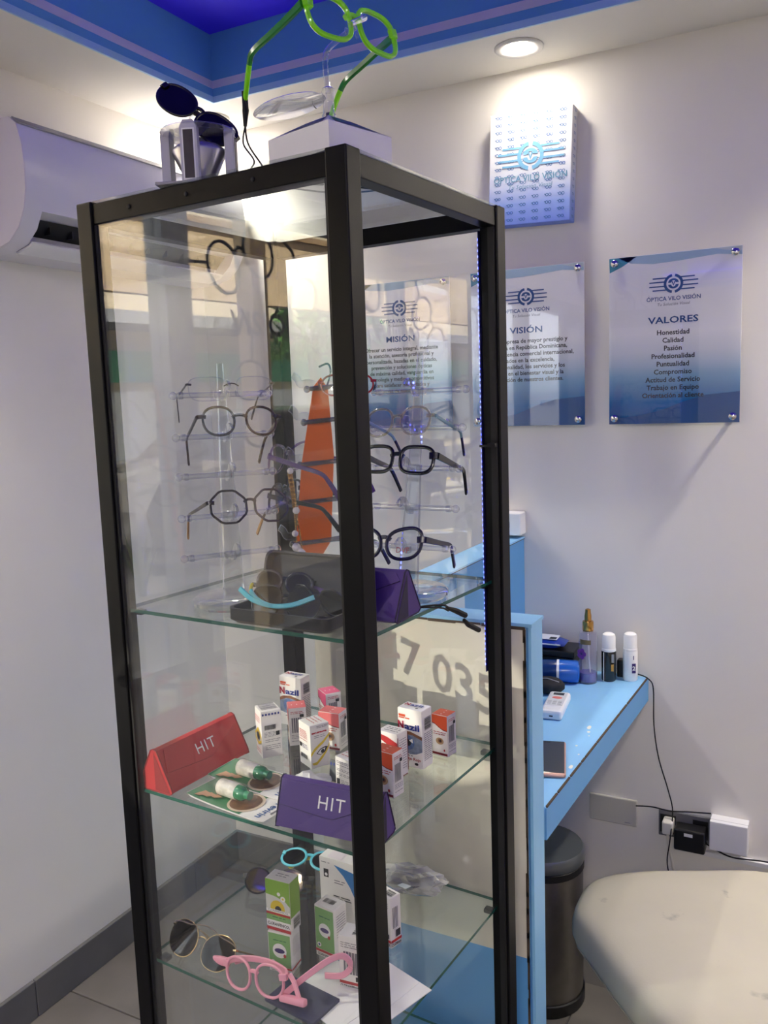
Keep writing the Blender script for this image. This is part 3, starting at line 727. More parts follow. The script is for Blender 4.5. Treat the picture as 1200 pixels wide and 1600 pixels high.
# ------------------------------------------------------------------ cartons
class Carton:
    def __init__(s, name, label, u, v, z, a, w, d, H, base=CARD, cat='box', group='medicine boxes on the middle shelf', tilt=0.):
        p = cw(u, v, z + .0002); s.e = empty(name, tuple(p), TCA + D2R(a - 90)); tag(s.e, label, cat, group)
        s.w, s.d, s.H = w, d, H
        mb = MB(); mb.bx(-w/2, w/2, -d/2, d/2, 0, H, base, bev=.0006); mb.build('carton_body', s.e)
        mb = MB(); mb.bx(-w/2+.001, w/2-.001, -d/2-.0002, -d/2+.0006, H, H+.0006, base); mb.bx(-w/2+.0005, w/2-.0005, -d/2+.001, d/2-.0006, H, H+.0004, base); mb.build('tuck_flap', s.e)
        s.p = MB(); s.k = 0
    def T(s, f):
        s.k += 1; o = .0003 + .00006*s.k
        if f == 'front': return face_T((-s.w/2, -s.d/2-o, 0), (1, 0, 0), (0, 0, 1)), s.w, s.H
        if f == 'right': return face_T((s.w/2+o, -s.d/2, 0), (0, 1, 0), (0, 0, 1)), s.d, s.H
        if f == 'left': return face_T((-s.w/2-o, s.d/2, 0), (0, -1, 0), (0, 0, 1)), s.d, s.H
        return face_T((-s.w/2, -s.d/2, s.H+o+.0004), (1, 0, 0), (0, 1, 0)), s.w, s.d
    def rect(s, f, x0, y0, x1, y1, M):
        T, W, H = s.T(f); s.p.poly([(x0*W, y0*H, 0), (x1*W, y0*H, 0), (x1*W, y1*H, 0), (x0*W, y1*H, 0)], M, T)
    def poly(s, f, pts, M):
        T, W, H = s.T(f); s.p.poly([(x*W, y*H, 0) for x, y in pts], M, T)
    def disc(s, f, cx, cy, rx, ry, M, n=20):
        T, W, H = s.T(f); s.p.poly([(cx*W + rx*W*math.cos(2*math.pi*k/n), cy*H + ry*W*math.sin(2*math.pi*k/n), 0) for k in range(n)], M, T)
    def text(s, f, t, cx, cy, size, M, wid=None, **k):
        T, W, H = s.T(f); vs, fs = textmesh(t, size, **k)
        sx = 1.
        if wid and vs:
            w0 = max(v[0] for v in vs) - min(v[0] for v in vs); sx = wid*W/w0
        s.p.add(vs, fs, M, T @ Matrix.Translation((cx*W, cy*H, 0)) @ Matrix.Diagonal((sx, 1, 1, 1)))
    def lines(s, f, x0, x1, ys, M, th=.006):
        random.seed(int(x0*100) + len(ys))
        T, W, H = s.T(f)
        for y in ys:
            x = x0
            while x < x1 - .04:
                l = .08 + random.random()*.2; xe = min(x1, x + l)
                s.p.poly([(x*W, y*H, 0), (xe*W, y*H, 0), (xe*W, (y+th)*H, 0), (x*W, (y+th)*H, 0)], M, T); x = xe + .04
    def bars(s, f, x0, y0, x1, y1, M, n=16, vert=True):
        random.seed(n); T, W, H = s.T(f)
        for i in range(n):
            a = i/n; b = a + (.35 + .45*random.random())/n
            if vert: q = [(x0+(x1-x0)*a, y0), (x0+(x1-x0)*b, y0), (x0+(x1-x0)*b, y1), (x0+(x1-x0)*a, y1)]
            else: q = [(x0, y0+(y1-y0)*a), (x1, y0+(y1-y0)*a), (x1, y0+(y1-y0)*b), (x0, y0+(y1-y0)*b)]
            s.p.poly([(x*W, y*H, 0) for x, y in q], M, T)
    def done(s): s.p.build('printed_label', s.e); return s.e
def nazil(label, *a):
    c = Carton('eye_drop_box', label, *a)
    c.rect('front', .0, .05, 1, .56, INKEYE)
    c.poly('front', [(.0, .56), (.15, .60), (.5, .62), (1, .56), (1, .50), (.6, .56), (.3, .56), (0, .50)], INKBR)
    c.poly('front', [(0, .0), (1, .0), (1, .30), (.75, .24), (.5, .22), (0, .28)], INKW)
    c.disc('front', .42, .42, .26, .26, mat('iris_blue', '#5d76a6', .4, var=.3, vscale=300)); c.disc('front', .42, .42, .12, .12, INK); c.poly('front', [(.45, .46), (.6, .50), (.62, .42)], INKW)
    c.text('front', 'azil', .60, .695, .0135, INKB, wid=.62, bold=.03)
    c.text('front', 'N', .125, .705, .016, mat('nazil_red', '#a11a3a', .45), wid=.24, bold=.04)
    c.rect('front', .05, .86, .32, .90, INKO); c.lines('front', .05, .5, [.83], INKO, .02)
    c.text('front', 'Ojo Rojo', .62, .145, .0062, INKR, wid=.62, bold=.02); c.lines('front', .25, .6, [.195], INK, .012)
    c.disc('front', .75, .07, .08, .05, INK)
    c.text('top', 'azil', .58, .56, .011, INKB, wid=.5, bold=.03); c.text('top', 'N', .2, .56, .012, mat('nazil_red', '#a11a3a', .45), wid=.2, bold=.04); c.disc('top', .72, .2, .06, .04, INK)
    c.bars('right', .2, .66, .85, .88, INK, 14, False); c.lines('right', .12, .9, [.60-.035*i for i in range(14)], INKG, .012)
    return c.done()
nazil('white eye drop box lettered Nazil at the right of the medicine shelf', -.097, .268, Z2, 87, .042, .027, .088)
nazil('white eye drop box lettered Nazil at the rear left of the medicine shelf', -.359, .315, Z2, 92, .044, .027, .084)
def eyebox(label, *a):
    c = Carton('eye_drop_box', label, *a)
    for f in ('left', 'front'):
        pass
    return c
# eye box shown from its plain side
c = Carton('eye_drop_box', 'white box with blue drops and a barcode beside the red case', -.318, .195, Z2, 56.4, .033, .032, .074)
for i in range(6): c.disc('right', .10+.155*i, .93, .045, .06, INKB, 10)
c.bars('right', .15, .60, .72, .70, INK, 18); c.rect('right', .70, .46, .88, .55, INK); c.lines('right', .12, .68, [.54, .51, .48, .45], INKG, .01)
c.lines('right', .15, .9, [.38, .34, .26, .22, .18], INKG, .012)
c.poly('front', [(0, .46), (.5, .62), (1, .46), (1, .40), (.5, .55), (0, .40)], INKY); c.poly('front', [(0, .34), (.5, .24), (1, .34), (1, .40), (.5, .30), (0, .40)], INKY); c.disc('front', .5, .43, .2, .2, INK)
c.lines('front', .1, .9, [.85, .80, .75, .15, .10], INKR, .015); c.bars('top', .1, .1, .9, .9, INKG, 9)
c.done()
c = Carton('eye_drop_box', 'white box with a yellow banded eye at the centre of the medicine shelf', -.233, .199, Z2, 66, .035, .032, .066)
c.lines('right', .08, .92, [.80, .815], INKR, .02); c.lines('right', .2, .8, [.74, .70], INKG, .012); c.lines('right', .35, .95, [.95, .92], INKG, .012)
def eye_band(c, f):
    up_ = [(0, .36), (.18, .46), (.4, .53), (.65, .60), (1, .75)]; lo_ = [(1, .69), (.65, .53), (.4, .46), (.18, .38), (0, .28)]
    c.poly(f, up_ + lo_, INKY)
    c.poly(f, [(.05, .13), (.3, .14), (.6, .27), (.85, .40), (1, .53), (1, .46), (.85, .33), (.6, .19), (.3, .07), (.1, .08)], INKY)
    c.poly(f, [(.28, .33), (.5, .43), (.78, .46), (.9, .44), (.75, .33), (.5, .28)], INK); c.poly(f, [(.34, .335), (.52, .41), (.76, .43), (.72, .34), (.5, .295)], INKW); c.disc(f, .62, .36, .1, .1, INK)
eye_band(c, 'right')
c.lines('front', .1, .75, [.82, .78, .74, .70, .66, .60], INKR, .014); c.rect('front', .08, .42, .25, .52, INK); c.lines('front', .3, .8, [.50, .46, .42], INKPU, .012); c.bars('front', .12, .18, .75, .28, INK, 14)
c.lines('top', .15, .85, [.3, .5, .7], INKR, .05); c.done()
def dropbox(label, *a, cap=INKO, foot=INKM, base=CARD, turned=False, **k):
    c = Carton('eye_drop_box', label, *a, base=base, **k)
    c.rect('top', 0, 0, 1, 1, cap); c.lines('top', .45, .55, [.2, .5, .8], INKW, .04)
    f, g = ('right', 'front') if turned else ('front', 'right')
    c.poly(f, [(0, .80), (.2, .78), (.45, .71), (.7, .66), (1, .64), (1, 1), (0, 1)], cap)
    c.poly(f, [(0, .79), (.2, .77), (.45, .70), (.7, .65), (1, .63), (1, .65), (.7, .67), (.45, .72), (.2, .79), (0, .81)], INKM)
    c.lines(f, .1, .9, [.58, .53], INKR, .018)
    c.disc(f, .5, .37, .26, .2, mat('print_skin', '#b99a74', .5)); c.disc(f, .52, .38, .14, .13, INKBR); c.disc(f, .54, .38, .06, .06, INK)
    c.disc(f, .8, .16, .05, .07, INKR); c.rect(f, 0, .03, 1, .085, foot)
    c.lines(g, .1, .85, [.90, .86], INKR, .014); c.bars(g, .15, .35, .75, .75, INKG, 5, True); c.rect(g, .62, .76, .85, .84, INK)
    c.lines(g, .12, .85, [.28, .24, .20, .12], INKG, .012)
    return c.done()
dropbox('orange topped eye drop box in front of the Nazil box on the right', -.083, .168, Z2, 85, .035, .024, .063)
dropbox('orange topped eye drop box at the far right of the medicine shelf', -.077, .321, Z2, 86, .027, .025, .064)
c = Carton('eye_drop_box', 'white box with a maroon wave left of the right Nazil box', -.109, .224, Z2, 85.5, .035, .025, .066)
c.poly('front', [(0, .95), (.5, .90), (1, .80), (1, .40), (.85, .55), (.6, .70), (0, .85)], INKR); c.lines('top', .2, .9, [.25, .5, .7], INK, .05)
c.rect('right', 0, 0, .06, .92, INKM); c.rect('right', .94, .08, 1, .97, INKM); c.rect('right', 0, .0, .9, .02, INKM)
c.lines('right', .15, .85, [.84-.055*i for i in range(13)], INKG, .014); c.done()
dropbox('small pink topped eye drop box showing its printed side beside the white barcode box', -.307, .252, Z2, 43, .032, .028, .061, cap=INKP)
dropbox('pink topped eye drop box standing farthest back near the rear glass', -.298, .330, Z2, 59, .033, .027, .062, cap=mat('ink_hot_pink', '#d8507c', .45))
dropbox('pink topped eye drop box behind the yellow banded eye box', -.243, .262, Z2, 97, .036, .027, .060, cap=INKP)
c = Carton('eye_drop_box', 'white printed box half hidden behind the corner post on the medicine shelf', -.125, .140, Z2, 78, .034, .028, .055)
c.lines('front', .08, .9, [.9, .86, .80, .70, .66, .58, .54], INKG, .014); c.rect('front', .06, .30, .25, .45, INK); c.lines('front', .32, .9, [.42, .38, .34], INKG, .014); c.bars('front', .15, .08, .85, .20, INK, 16); c.lines('top', .1, .9, [.3, .6], INKR, .05); c.done()
dropbox('orange topped box mostly hidden behind the corner post beside the rear boxes', -.185, .262, Z2, 90, .03, .026, .055)
# leaning leaflet / crumpled paper in the middle of the shelf
mb = MB(); p = cw(-.192, .130, Z2+.0003)
g_ = 8; vs = []; fs = []; random.seed(4)
for i in range(g_+1):
    for j in range(g_+1):
        x = (i/g_-.5)*.062; y = (j/g_-.5)*.046
        vs.append((x + random.uniform(-.002, .002), y, .004 + .018*math.exp(-((x+.005)**2 + y*y)/.0003) + random.uniform(0, .004)))
for i in range(g_):
    for j in range(g_):
        a_ = i*(g_+1)+j; fs.append((a_, a_+g_+1, a_+g_+2, a_+1))
n0 = len(vs); vs += [(x, y, z-.0006) for x, y, z in vs]; fs += [tuple(n0+k for k in reversed(f)) for f in fs]
mb.add(vs, fs, PAPER); tag(mb.build('crumpled_leaflet', loc=tuple(p), rot=(0, 0, .6)), 'crumpled white paper leaflet behind the purple HIT case', 'paper')
mb = MB(); mb.bx(-.010, .010, -.0012, .0012, 0, .030, mat('leaflet_grey', '#50565c', .5)); o = mb.build('slate_card', loc=tuple(cw(-.168, .160, Z2+.0003)), rot=(D2R(-8), 0, TCA)); tag(o, 'small dark card leaning behind the crumpled leaflet', 'card')
for i in range(4):
    mb = MB(); mb.sphere((-.0075+.005*i, -.0016, .025), .0016, INKB, 8, sc=(1, .15, 1.4)); mb.build('printed_drop', o)

# ------------------------------------------------------------------ blister cards with bottles
def blister(label, u, v, z, yaw, tilt, blabel):
    p = cw(u, v, z); e = empty('blister_card', tuple(p), rot=(tilt, 0, TCA + yaw)); tag(e, label, 'blister pack', 'cough medicine blister cards')
    Lx, Ly = .148, .062; CG = mat('card_green', '#2d7a4c', .4, var=.1, vscale=20)
    def zc(x): return .0035*((x/Lx*2)**2)*(1 if x < 0 else .2)
    def patch(pts, M, o):
        return [(x, y, zc(x) + .0004 + o) for x, y in pts]
    n = 12; vs = []; fs = []
    for i in range(n+1):
        x = -Lx/2 + Lx*i/n
        c_ = 0 if 0 < i < n else .004
        vs += [(x, -Ly/2+c_, zc(x)), (x, Ly/2-c_, zc(x)), (x, Ly/2-c_, zc(x)+.0005), (x, -Ly/2+c_, zc(x)+.0005)]
    for i in range(n):
        a = i*4
        for q in range(4): fs.append((a+q, a+(q+1) % 4, a+4+(q+1) % 4, a+4+q))
    fs += [(0, 3, 2, 1), (n*4, n*4+1, n*4+2, n*4+3)]
    mb = MB(); mb.add(vs, fs, CARD); mb.build('card', e)
    mb = MB()
    for i in range(9):
        x0 = -Lx/2+.001 + i*.0115; x1 = x0+.0115
        mb.add([(x0, -Ly/2+.002, zc(x0)+.0008), (x1, -Ly/2+.002, zc(x1)+.0008), (x1, Ly/2-.002, zc(x1)+.0008), (x0, Ly/2-.002, zc(x0)+.0008)], [(0, 1, 2, 3)], CG)
    mb.poly([(.016+.026*math.cos(t), .027*math.sin(t), .0013) for t in [6.2832*k/24 for k in range(24)]], mat('cup_rim', '#d9c4ac', .4))
    mb.poly([(.015+.022*math.cos(t), .023*math.sin(t), .0016) for t in [6.2832*k/24 for k in range(24)]], mat('coffee_print', '#7a4f33', .4, var=.5, vscale=60))
    for q in range(3): mb.poly([(-.062+.012*q, -.024+.004*q, .004), (-.052+.012*q, -.024+.003*q, .004), (-.044+.012*q, -.010, .0036), (-.056+.012*q, -.008, .004)], mat('print_tan', '#b78c6c', .5))
    mb.text('Tevirin', .0165, INKN, face_T((.058, 0, .0015), (0, -1, 0), (1, 0, 0)), bold=.02)
    mb.poly([(.066, -.007, .0014), (.070, -.008, .0014), (.070, .008, .0014), (.066, .007, .0014)], INKG)
    mb.build('printed_label', e)
    # clear blister with bottle
    b = empty('medicine_bottle', (0, 0, 0)); b.parent = e; b.location = (-.022, .0, .0)
    mb = MB(); T = Matrix.Translation((-.034, 0, .0125)) @ Matrix.Rotation(D2R(90), 4, 'Y')
    mb.lathe([(0, 0), (.010, 0), (.0112, .0015), (.0112, .034), (.010, .036)], mat('bottle_label', '#d8d2c8', .35, var=.2, vscale=160), 20, T, cap=False); bo = mb.build('bottle_body', e, SM)
    mb = MB(); mb.lathe([(.0105, .035), (.0105, .040), (.0095, .046), (.006, .050), (.006, .058), (0, .058)], mat('bottle_green', '#1d7a4e', .18, coat=.4), 20, T, cap=False); mb.build('bottle_shoulder', bo, SM)
    bpy.data.objects.remove(b)
    mb = MB(); mb.lathe([(.0125, -.002), (.0125, .06)], clearmat('blister_plastic', (.97, .97, .97), 1.45, .02, .9), 20, T, cap=True); mb.build('blister', bo, SM)
    return e
blister('green Tevirin blister card with a small bottle, nearest the front glass', -.252, .048, Z2+.001, D2R(-4), 0, '')
blister('green Tevirin blister card with a bottle, lying behind the front card', -.266, .106, Z2+.004, D2R(-3), D2R(3), '')

# ------------------------------------------------------------------ open black case and sunglasses on the top shelf
e = empty('open_glasses_case', tuple(cw(-.141, .047, Z1+.0003)), TCA + D2R(1)); tag(e, 'open black spectacle case full of sunglasses on the top shelf', 'glasses case')
LEAT = mat('black_leatherette', '#101012', .45, bump=.1, bscale=900); FELT = mat('grey_felt', '#4a4a4e', .9, bump=.2, bscale=1200)
def tray(mb, Lx, Ly, H, t, M1, M2, T):
    def out(dx, z):
        a, b, r = Lx/2-dx, Ly/2-dx, .012
        pts = []
        for cx, cy, a0 in ((a-r, b-r, 0), (-a+r, b-r, 90), (-a+r, -b+r, 180), (a-r, -b+r, 270)):
            for k in range(5): ang = D2R(a0 + 22.5*k); pts.append((cx + r*math.cos(ang), cy + r*math.sin(ang), z))
        return pts
    rings = [out(.006, 0), out(0, .005), out(0, H), out(t, H), out(t+.002, .004)]; n = 20; vs = sum(rings, []); 
    fs = [tuple(reversed(range(n)))]
    for i in range(2):
        for k in range(n): fs.append((i*n+k, i*n+(k+1) % n, (i+1)*n+(k+1) % n, (i+1)*n+k))
    mb.add(vs, fs, M1, T)
    fs = []
    for i in (2, 3):
        for k in range(n): fs.append((i*n+k, i*n+(k+1) % n, (i+1)*n+(k+1) % n, (i+1)*n+k))
    fs.append(tuple(4*n+k for k in range(n))); mb.add(vs, fs, M2, T)
mb = MB(); tray(mb, .158, .068, .020, .003, LEAT, FELT, Matrix.Identity(4)); mb.build('case_bottom', e, SM)
mb = MB(); tray(mb, .158, .062, .016, .003, LEAT, FELT, Matrix.Translation((0, .036, .021)) @ Matrix.Rotation(D2R(75), 4, 'X') @ Matrix.Translation((0, .031, -.016))); mb.build('case_lid', e, SM)
SG = 'sunglasses inside the open black case'
NAVS = mat('navy_sunglass', '#10142c', .18, coat=.5)
def cpos(x, y, z): return tuple(cw(-.141 + x, .047 + y, Z1 + z))
spectacles('folded_sunglasses', 'navy kids sunglasses with turquoise and yellow temples crossing over the open case', cpos(-.026, .020, .046), (D2R(-20), D2R(4), TCA + D2R(14)), .72, W=.125, kind='round', a=.022, b=.017, gap=.014, frame=NAVS, temple=YELW, tip=TURQ, lens=LENSK, rim=.0036, dep=.004, th=(.008, .008, .009), tw=.0045, zh=-.010, tipf=.24, tpath=[(.0625, .002, -.010), (.058, -.010, -.022), (.035, -.022, -.038), (.0, -.032, -.046), (-.038, -.034, -.040), (-.072, -.026, -.022)], group=SG)
spectacles('black_sunglasses', 'black sunglasses lying at the bottom of the open case', cpos(-.012, .002, .026), (D2R(-25), 0, TCA + D2R(6)), .78, W=.14, kind='square', a=.027, b=.023, frame=DARKB, lens=LENSK, rim=.003, L=.06, drop=.004, group=SG)
spectacles('black_sunglasses', 'second pair of dark sunglasses at the right end of the open case', cpos(.034, .012, .030), (D2R(12), 0, TCA + D2R(-10)), .72, W=.13, kind='panto', a=.026, b=.022, frame=DARKB, lens=LENSK, rim=.003, L=.05, drop=.004, group=SG)
# strap with rubber sleeves hanging past the shelf edge
def upt(px_u, v, z): return tuple(cw(px_u, v, z))
e = empty('glasses_strap', tuple(cw(-.03, .17, Z1))); tag(e, 'black cord strap with rubber sleeves hanging over the shelf edge', 'strap')
o0 = Vector(cw(-.03, .17, Z1))
def loc(u, v, z): return cw(u, v, z) - o0
mb = MB(); mb.tube(smooth_path([loc(-.040, .155, Z1+.003), loc(-.024, .185, Z1+.003), loc(-.014, .215, Z1-.002), loc(-.0135, .228, Z1-.010)], 5), .0013, RUBBER, 6)
mb.tube(smooth_path([loc(-.045, .165, Z1+.003), loc(-.026, .180, Z1+.002), loc(-.014, .208, Z1-.004), loc(-.0135, .226, Z1-.012)], 5), .0013, RUBBER, 6); mb.build('cord', e)
mb = MB(); mb.tube([loc(-.0135, .222, Z1-.007), loc(-.0135, .250, Z1-.018), loc(-.0135, .276, Z1-.030)], [.0024, .0040, .0042], RUBBER, 8); mb.build('sleeve', e)
mb = MB(); mb.tube([loc(-.0135, .272, Z1-.036), loc(-.0135, .285, Z1-.046), loc(-.0135, .318, Z1-.062)], [.0026, .0040, .0040], RUBBER, 8); mb.build('sleeve', e)

# ------------------------------------------------------------------ pearl chain on the left stand
c0 = cw(-.205, .138, 1.404); e = empty('pearl_chain', tuple(c0)); tag(e, 'gold eyeglass chain with white pearls hanging from the left clear stand', 'chain')
PEARL = mat('pearl', '#efe7dd', .2, coat=.6)
mb = MB()
def links(mb, path, r):
    P = smooth_path(path, 10)
    for i, q in enumerate(P):
        mb.sphere(tuple(q), r, GOLD, 6, sc=(1, .6, 1.2) if i % 2 else (.6, 1, 1.2))
links(mb, [(.0, -.004, .004), (.003, -.004, -.02), (.006, -.004, -.045)], .0028); links(mb, [(.003, -.004, .004), (.006, -.004, -.02), (.008, -.004, -.046)], .0028)
links(mb, [(.006, -.004, -.048), (.007, -.004, -.075), (.008, -.004, -.110), (.010, -.004, -.130)], .0016); links(mb, [(.008, -.004, -.048), (.013, -.004, -.080), (.017, -.004, -.112), (.018, -.004, -.125)], .0016)
mb.build('chain', e)
for (x, z, r) in ((.004, .004, .0045), (.0105, -.050, .005), (.007, -.082, .0046), (.008, -.101, .0062), (.014, -.106, .0048), (.017, -.108, .0050), (.0115, -.122, .0046), (.0195, -.127, .0058)):
    mb = MB(); mb.sphere((x, -.006, z), r, PEARL, 12); mb.build('pearl', e, True)

# ------------------------------------------------------------------ bottom visible shelf
GB = 'medicine boxes on the lower shelf'
def cloran(label, u, v, z, a, w, d, H, white=False, flipped=False, eye=False):
    c = Carton('eye_drop_box', label, u, v, z, a, w, d, H, group=GB)
    fy = (lambda y: 1-y) if flipped else (lambda y: y)
    def rc(f, x0, y0, x1, y1, M): c.rect(f, x0, min(fy(y0), fy(y1)), x1, max(fy(y0), fy(y1)), M)
    if eye:
        c.rect('front', 0, .18, 1, 1, INKGL); c.rect('right', 0, .30, 1, 1, INKGL)
        c.poly('front', [(0, .42), (1, .42), (1, .52), (.8, .62), (.4, .68), (0, .70)], mat('ink_pale', '#d9d8cf', .5))
        c.disc('front', .48, .45, .3, .3, INKY); c.disc('front', .50, .43, .13, .13, INK)
        c.disc('front', .72, .66, .10, .10, INKW); c.disc('front', .55, .74, .07, .07, INKW); c.disc('front', .72, .66, .04, .04, INKY)
        c.rect('front', 0, .36, 1, .42, INKW); c.text('front', 'CLORANFENICOL', .5, .39, .0045, INK, wid=.85)
        c.rect('front', 0, .31, 1, .355, INKR); c.rect('front', 0, .20, 1, .30, INKGR); c.lines('front', .25, .8, [.26], INKGD, .015)
        c.rect('front', 0, .07, 1, .20, INKW); c.text('front', 'CLORANFENICOL', .5, .125, .0062, INK, wid=.92, bold=.03)
        c.rect('front', 0, 0, 1, .06, INKR); c.bars('right', .2, .06, .85, .27, INK, 14, False)
        c.lines('top', .3, .8, [.35, .55], INKG, .06)
    elif white:
        c.rect('front', 0, .10, 1, .155, INKR); c.text('front', 'CLORANFENICOL', .5, .05, .0065, INK, wid=.95, bold=.02)
        c.rect('right', 0, .10, 1, .155, INKR); c.text('right', 'CLORAN', .5, .05, .0065, INK, wid=.9, bold=.02)
        c.bars('front', .2, .30, .8, .72, INKG, 5); c.lines('front', .1, .9, [.88, .84, .80], INKG, .012); c.rect('front', .68, .18, .92, .27, INK)
        c.bars('right', .2, .38, .75, .80, INKG, 4); c.rect('right', .45, .19, .88, .33, INK); c.bars('top', .5, .2, .95, .8, INK, 8, False)
    else:
        c.rect('front', .03, .15, .97, .97, INKGR); c.rect('front', 0, .095, 1, .145, INKR); c.rect('right', 0, .095, 1, .145, INKR)
        c.text('front', 'CLORANFENICOL', .5, .05, .0055, INK, wid=.8, bold=.02)
        c.disc('front', .5, .55, .30, .30, INKW); c.disc('front', .5, .55, .22, .10, INKPU); c.disc('front', .72, .44, .06, .08, INKR)
        c.lines('front', .25, .8, [.80], INKGD, .02); c.disc('front', .2, .24, .10, .10, INKW); c.disc('front', .2, .24, .05, .05, INKN)
        c.bars('top', .2, .35, .75, .7, INK, 12); c.lines('right', .15, .85, [.85-.05*i for i in range(9)], INKG, .012)
    return c.done()
cloran('lower green Cloranfenicol box under the eye picture box', -.221, .092, Z3, 100, .037, .027, .0605)
cloran('lime green Cloranfenicol box with an eye picture, stacked on top of another', -.221, .094, Z3+.0617, 96, .040, .025, .076, eye=True)
cloran('green Cloranfenicol box with a purple eye, standing left of the corner post', -.180, .150, Z3, 87, .036, .029, .079)
cloran('white Cloranfenicol box with a red stripe, left edge of the corner post', -.112, .113, Z3, 100, .036, .030, .078, white=True)
cloran('white Cloranfenicol box with a red stripe, right edge of the corner post', -.124, .215, Z3, 77, .036, .022, .078, white=True)
c = Carton('medicine_box', 'large white medicine box with a blue corner on the lower shelf', -.205, .215, Z3, 92, .064, .024, .111, group=GB)
c.poly('front', [(.42, .93), (.97, .88), (.98, .52), (.86, .66), (.68, .80)], mat('ink_azure', '#1f78bd', .4)); c.rect('front', .12, .72, .26, .84, INK); c.disc('front', .19, .76, .04, .04, INKW)
c.lines('front', .42, .72, [.70, .665], INKG, .012); c.lines('front', .38, .88, [.47, .435], INK, .014); c.lines('front', .06, .3, [.93], INKG, .012)
c.poly('top', [(.2, .1), (.6, .1), (.6, .9), (.2, .9)], mat('tape_pink', '#e6dbe2', .3)); c.lines('right', .3, .7, [.85-.05*i for i in range(12)], INKG, .012); c.done()
# aviator sunglasses with a beaded brow
GLDF = mat('gold_wire', '#c8a878', .25, metal=1.)
e, _t = spectacles('aviator_sunglasses', 'gold aviator sunglasses with brown lenses and a beaded brow lying on the lower shelf', tuple(cw(-.336, .042, Z3+.026)), R(-39.4, 2.5, -3.2), .90, W=.138, kind='aviator', a=.029, b=.024, gap=.016, frame=GLDF, lens=LENSB, rim=.0012, dep=.0016, th=(.003, .003, .004), tw=.0015, L=.11, drop=.01, zh=.012, group='loose glasses on the lower shelf')
mb = MB()
for i in range(44):
    t = i/43; x = (-.058 + .116*t); z = .0225 - .010*abs(2*t-1)**2.5 + .002*math.cos(2*math.pi*(2*t-1))
    mb.sphere((x, -.001, z), .0013, mat('bead_silver', '#b7ab98', .25, metal=.8), 6)
mb.build('beaded_brow', e)
# pink wrap-round glasses standing on the shelf
e, _t = spectacles('pink_glasses', 'translucent pink glasses with a looped strap at the front of the lower shelf', tuple(cw(-.222, .026, Z3+.0250)), R(-12, -9, -5), .76, W=.150, kind='panto', a=.030, b=.025, gap=.016, frame=PINK, rim=.0036, dep=.005, th=(.012, .010, .009), tw=.004, zh=.012,
    tpath=[(.075, .004, .012), (.060, .016, .016), (.02, .024, .020), (-.03, .026, .018), (-.066, .020, .008)], group='loose glasses on the lower shelf')
mb = MB(); mb.sweep(smooth_path([(.046, .006, -.018), (.072, .016, .004), (.105, .034, .028), (.122, .046, .032), (.128, .052, .018), (.112, .052, .004), (.088, .046, .002)], 6), rrect(.003, .008, .4), PINK); mb.build('strap_loop', e, SM)
mb = MB(); mb.box((.066, .004, -.0185), (.044, .010, .010), PINK, bev=.003); mb.sweep([(.078, .004, -.018), (.068, .005, .004), (.060, .006, .012)], rrect(.004, .006), PINK); mb.build('end_clip', e, SM)
mb = MB(); mb.box((-.074, .010, .006), (.026, .008, .012), PINK, bev=.003); mb.build('end_clip', e, SM)
# turquoise folded kids glasses and a dark round pair at the back
spectacles('turquoise_glasses', 'turquoise and yellow folded glasses at the back of the lower shelf', tuple(cw(-.335, .300, Z3+.030)), (D2R(-70), 0, TCA + D2R(15)), .80, W=.125, kind='round', a=.025, b=.020, frame=TURQ, temple=YELW, lens=LENSD, rim=.004, dep=.004, L=.10, fold=(D2R(84), D2R(-84)), group='loose glasses on the lower shelf')
spectacles('dark_round_glasses', 'dark round glasses with mirrored lenses behind the stacked green boxes', tuple(cw(-.352, .228, Z3+.022)), (D2R(-30), 0, TCA + D2R(24)), .82, W=.132, kind='round', a=.025, b=.022, frame=DARKB, lens=LENSM, rim=.0025, L=.08, drop=.012, group='loose glasses on the lower shelf')
# glasses in a crumpled bag
e = empty('bagged_glasses', tuple(cw(-.158, .345, Z3+.0004)), TCA+.2); tag(e, 'dark glasses wrapped in a crumpled clear bag at the rear of the lower shelf', 'bag')
mb = MB(); random.seed(11)
bm = bmesh.new(); bmesh.ops.create_icosphere(bm, subdivisions=3, radius=1)
for v_ in bm.verts:
    f = 1 + random.uniform(-.16, .16); v_.co = Vector((v_.co.x*.058*f, v_.co.y*.028*f, .021 + max(v_.co.z, -.95)*.021*f))
    v_.co.z = max(0.0005, v_.co.z)
mb.bm(bm, BAG); mb.build('clear_bag', e)
mb = MB(); mb.box((-.02, 0, .018), (.07, .018, .022), DARKB, bev=.008); mb.sweep(smooth_path([(-.05, .004, .026), (0, .008, .034), (.035, .0, .026)], 5), rrect(.003, .006), DARKB); mb.build('folded_glasses', e, SM)
# white papers and a navy booklet
def sheet(name, label, u, v, z, yaw, w, l, M, group=None, t=.0012):
    mb = MB(); mb.bx(-w/2, w/2, -l/2, l/2, 0, t, M); o = mb.build(name, loc=tuple(cw(u, v, z)), rot=(0, 0, TCA + yaw)); return tag(o, label, 'paper', group)
sheet('white_envelope', 'lowest white envelope, sticking out furthest right on the lower shelf', -.078, .100, Z3+.0003, D2R(-14), .10, .13, PAPER, 'white envelopes on the lower shelf')
sheet('white_envelope', 'middle white envelope of the fanned stack on the lower shelf', -.096, .098, Z3+.0017, D2R(-10), .10, .132, PAPER, 'white envelopes on the lower shelf')
sheet('white_envelope', 'topmost white envelope, under the navy booklet on the lower shelf', -.122, .078, Z3+.0031, D2R(-16), .11, .09, PAPER, 'white envelopes on the lower shelf')
sheet('navy_booklet', 'dark navy booklet lying on the white envelopes under the pink glasses', -.152, .042, Z3+.0045, D2R(-4), .085, .055, mat('navy_cover', '#2c3050', .5), t=.004)

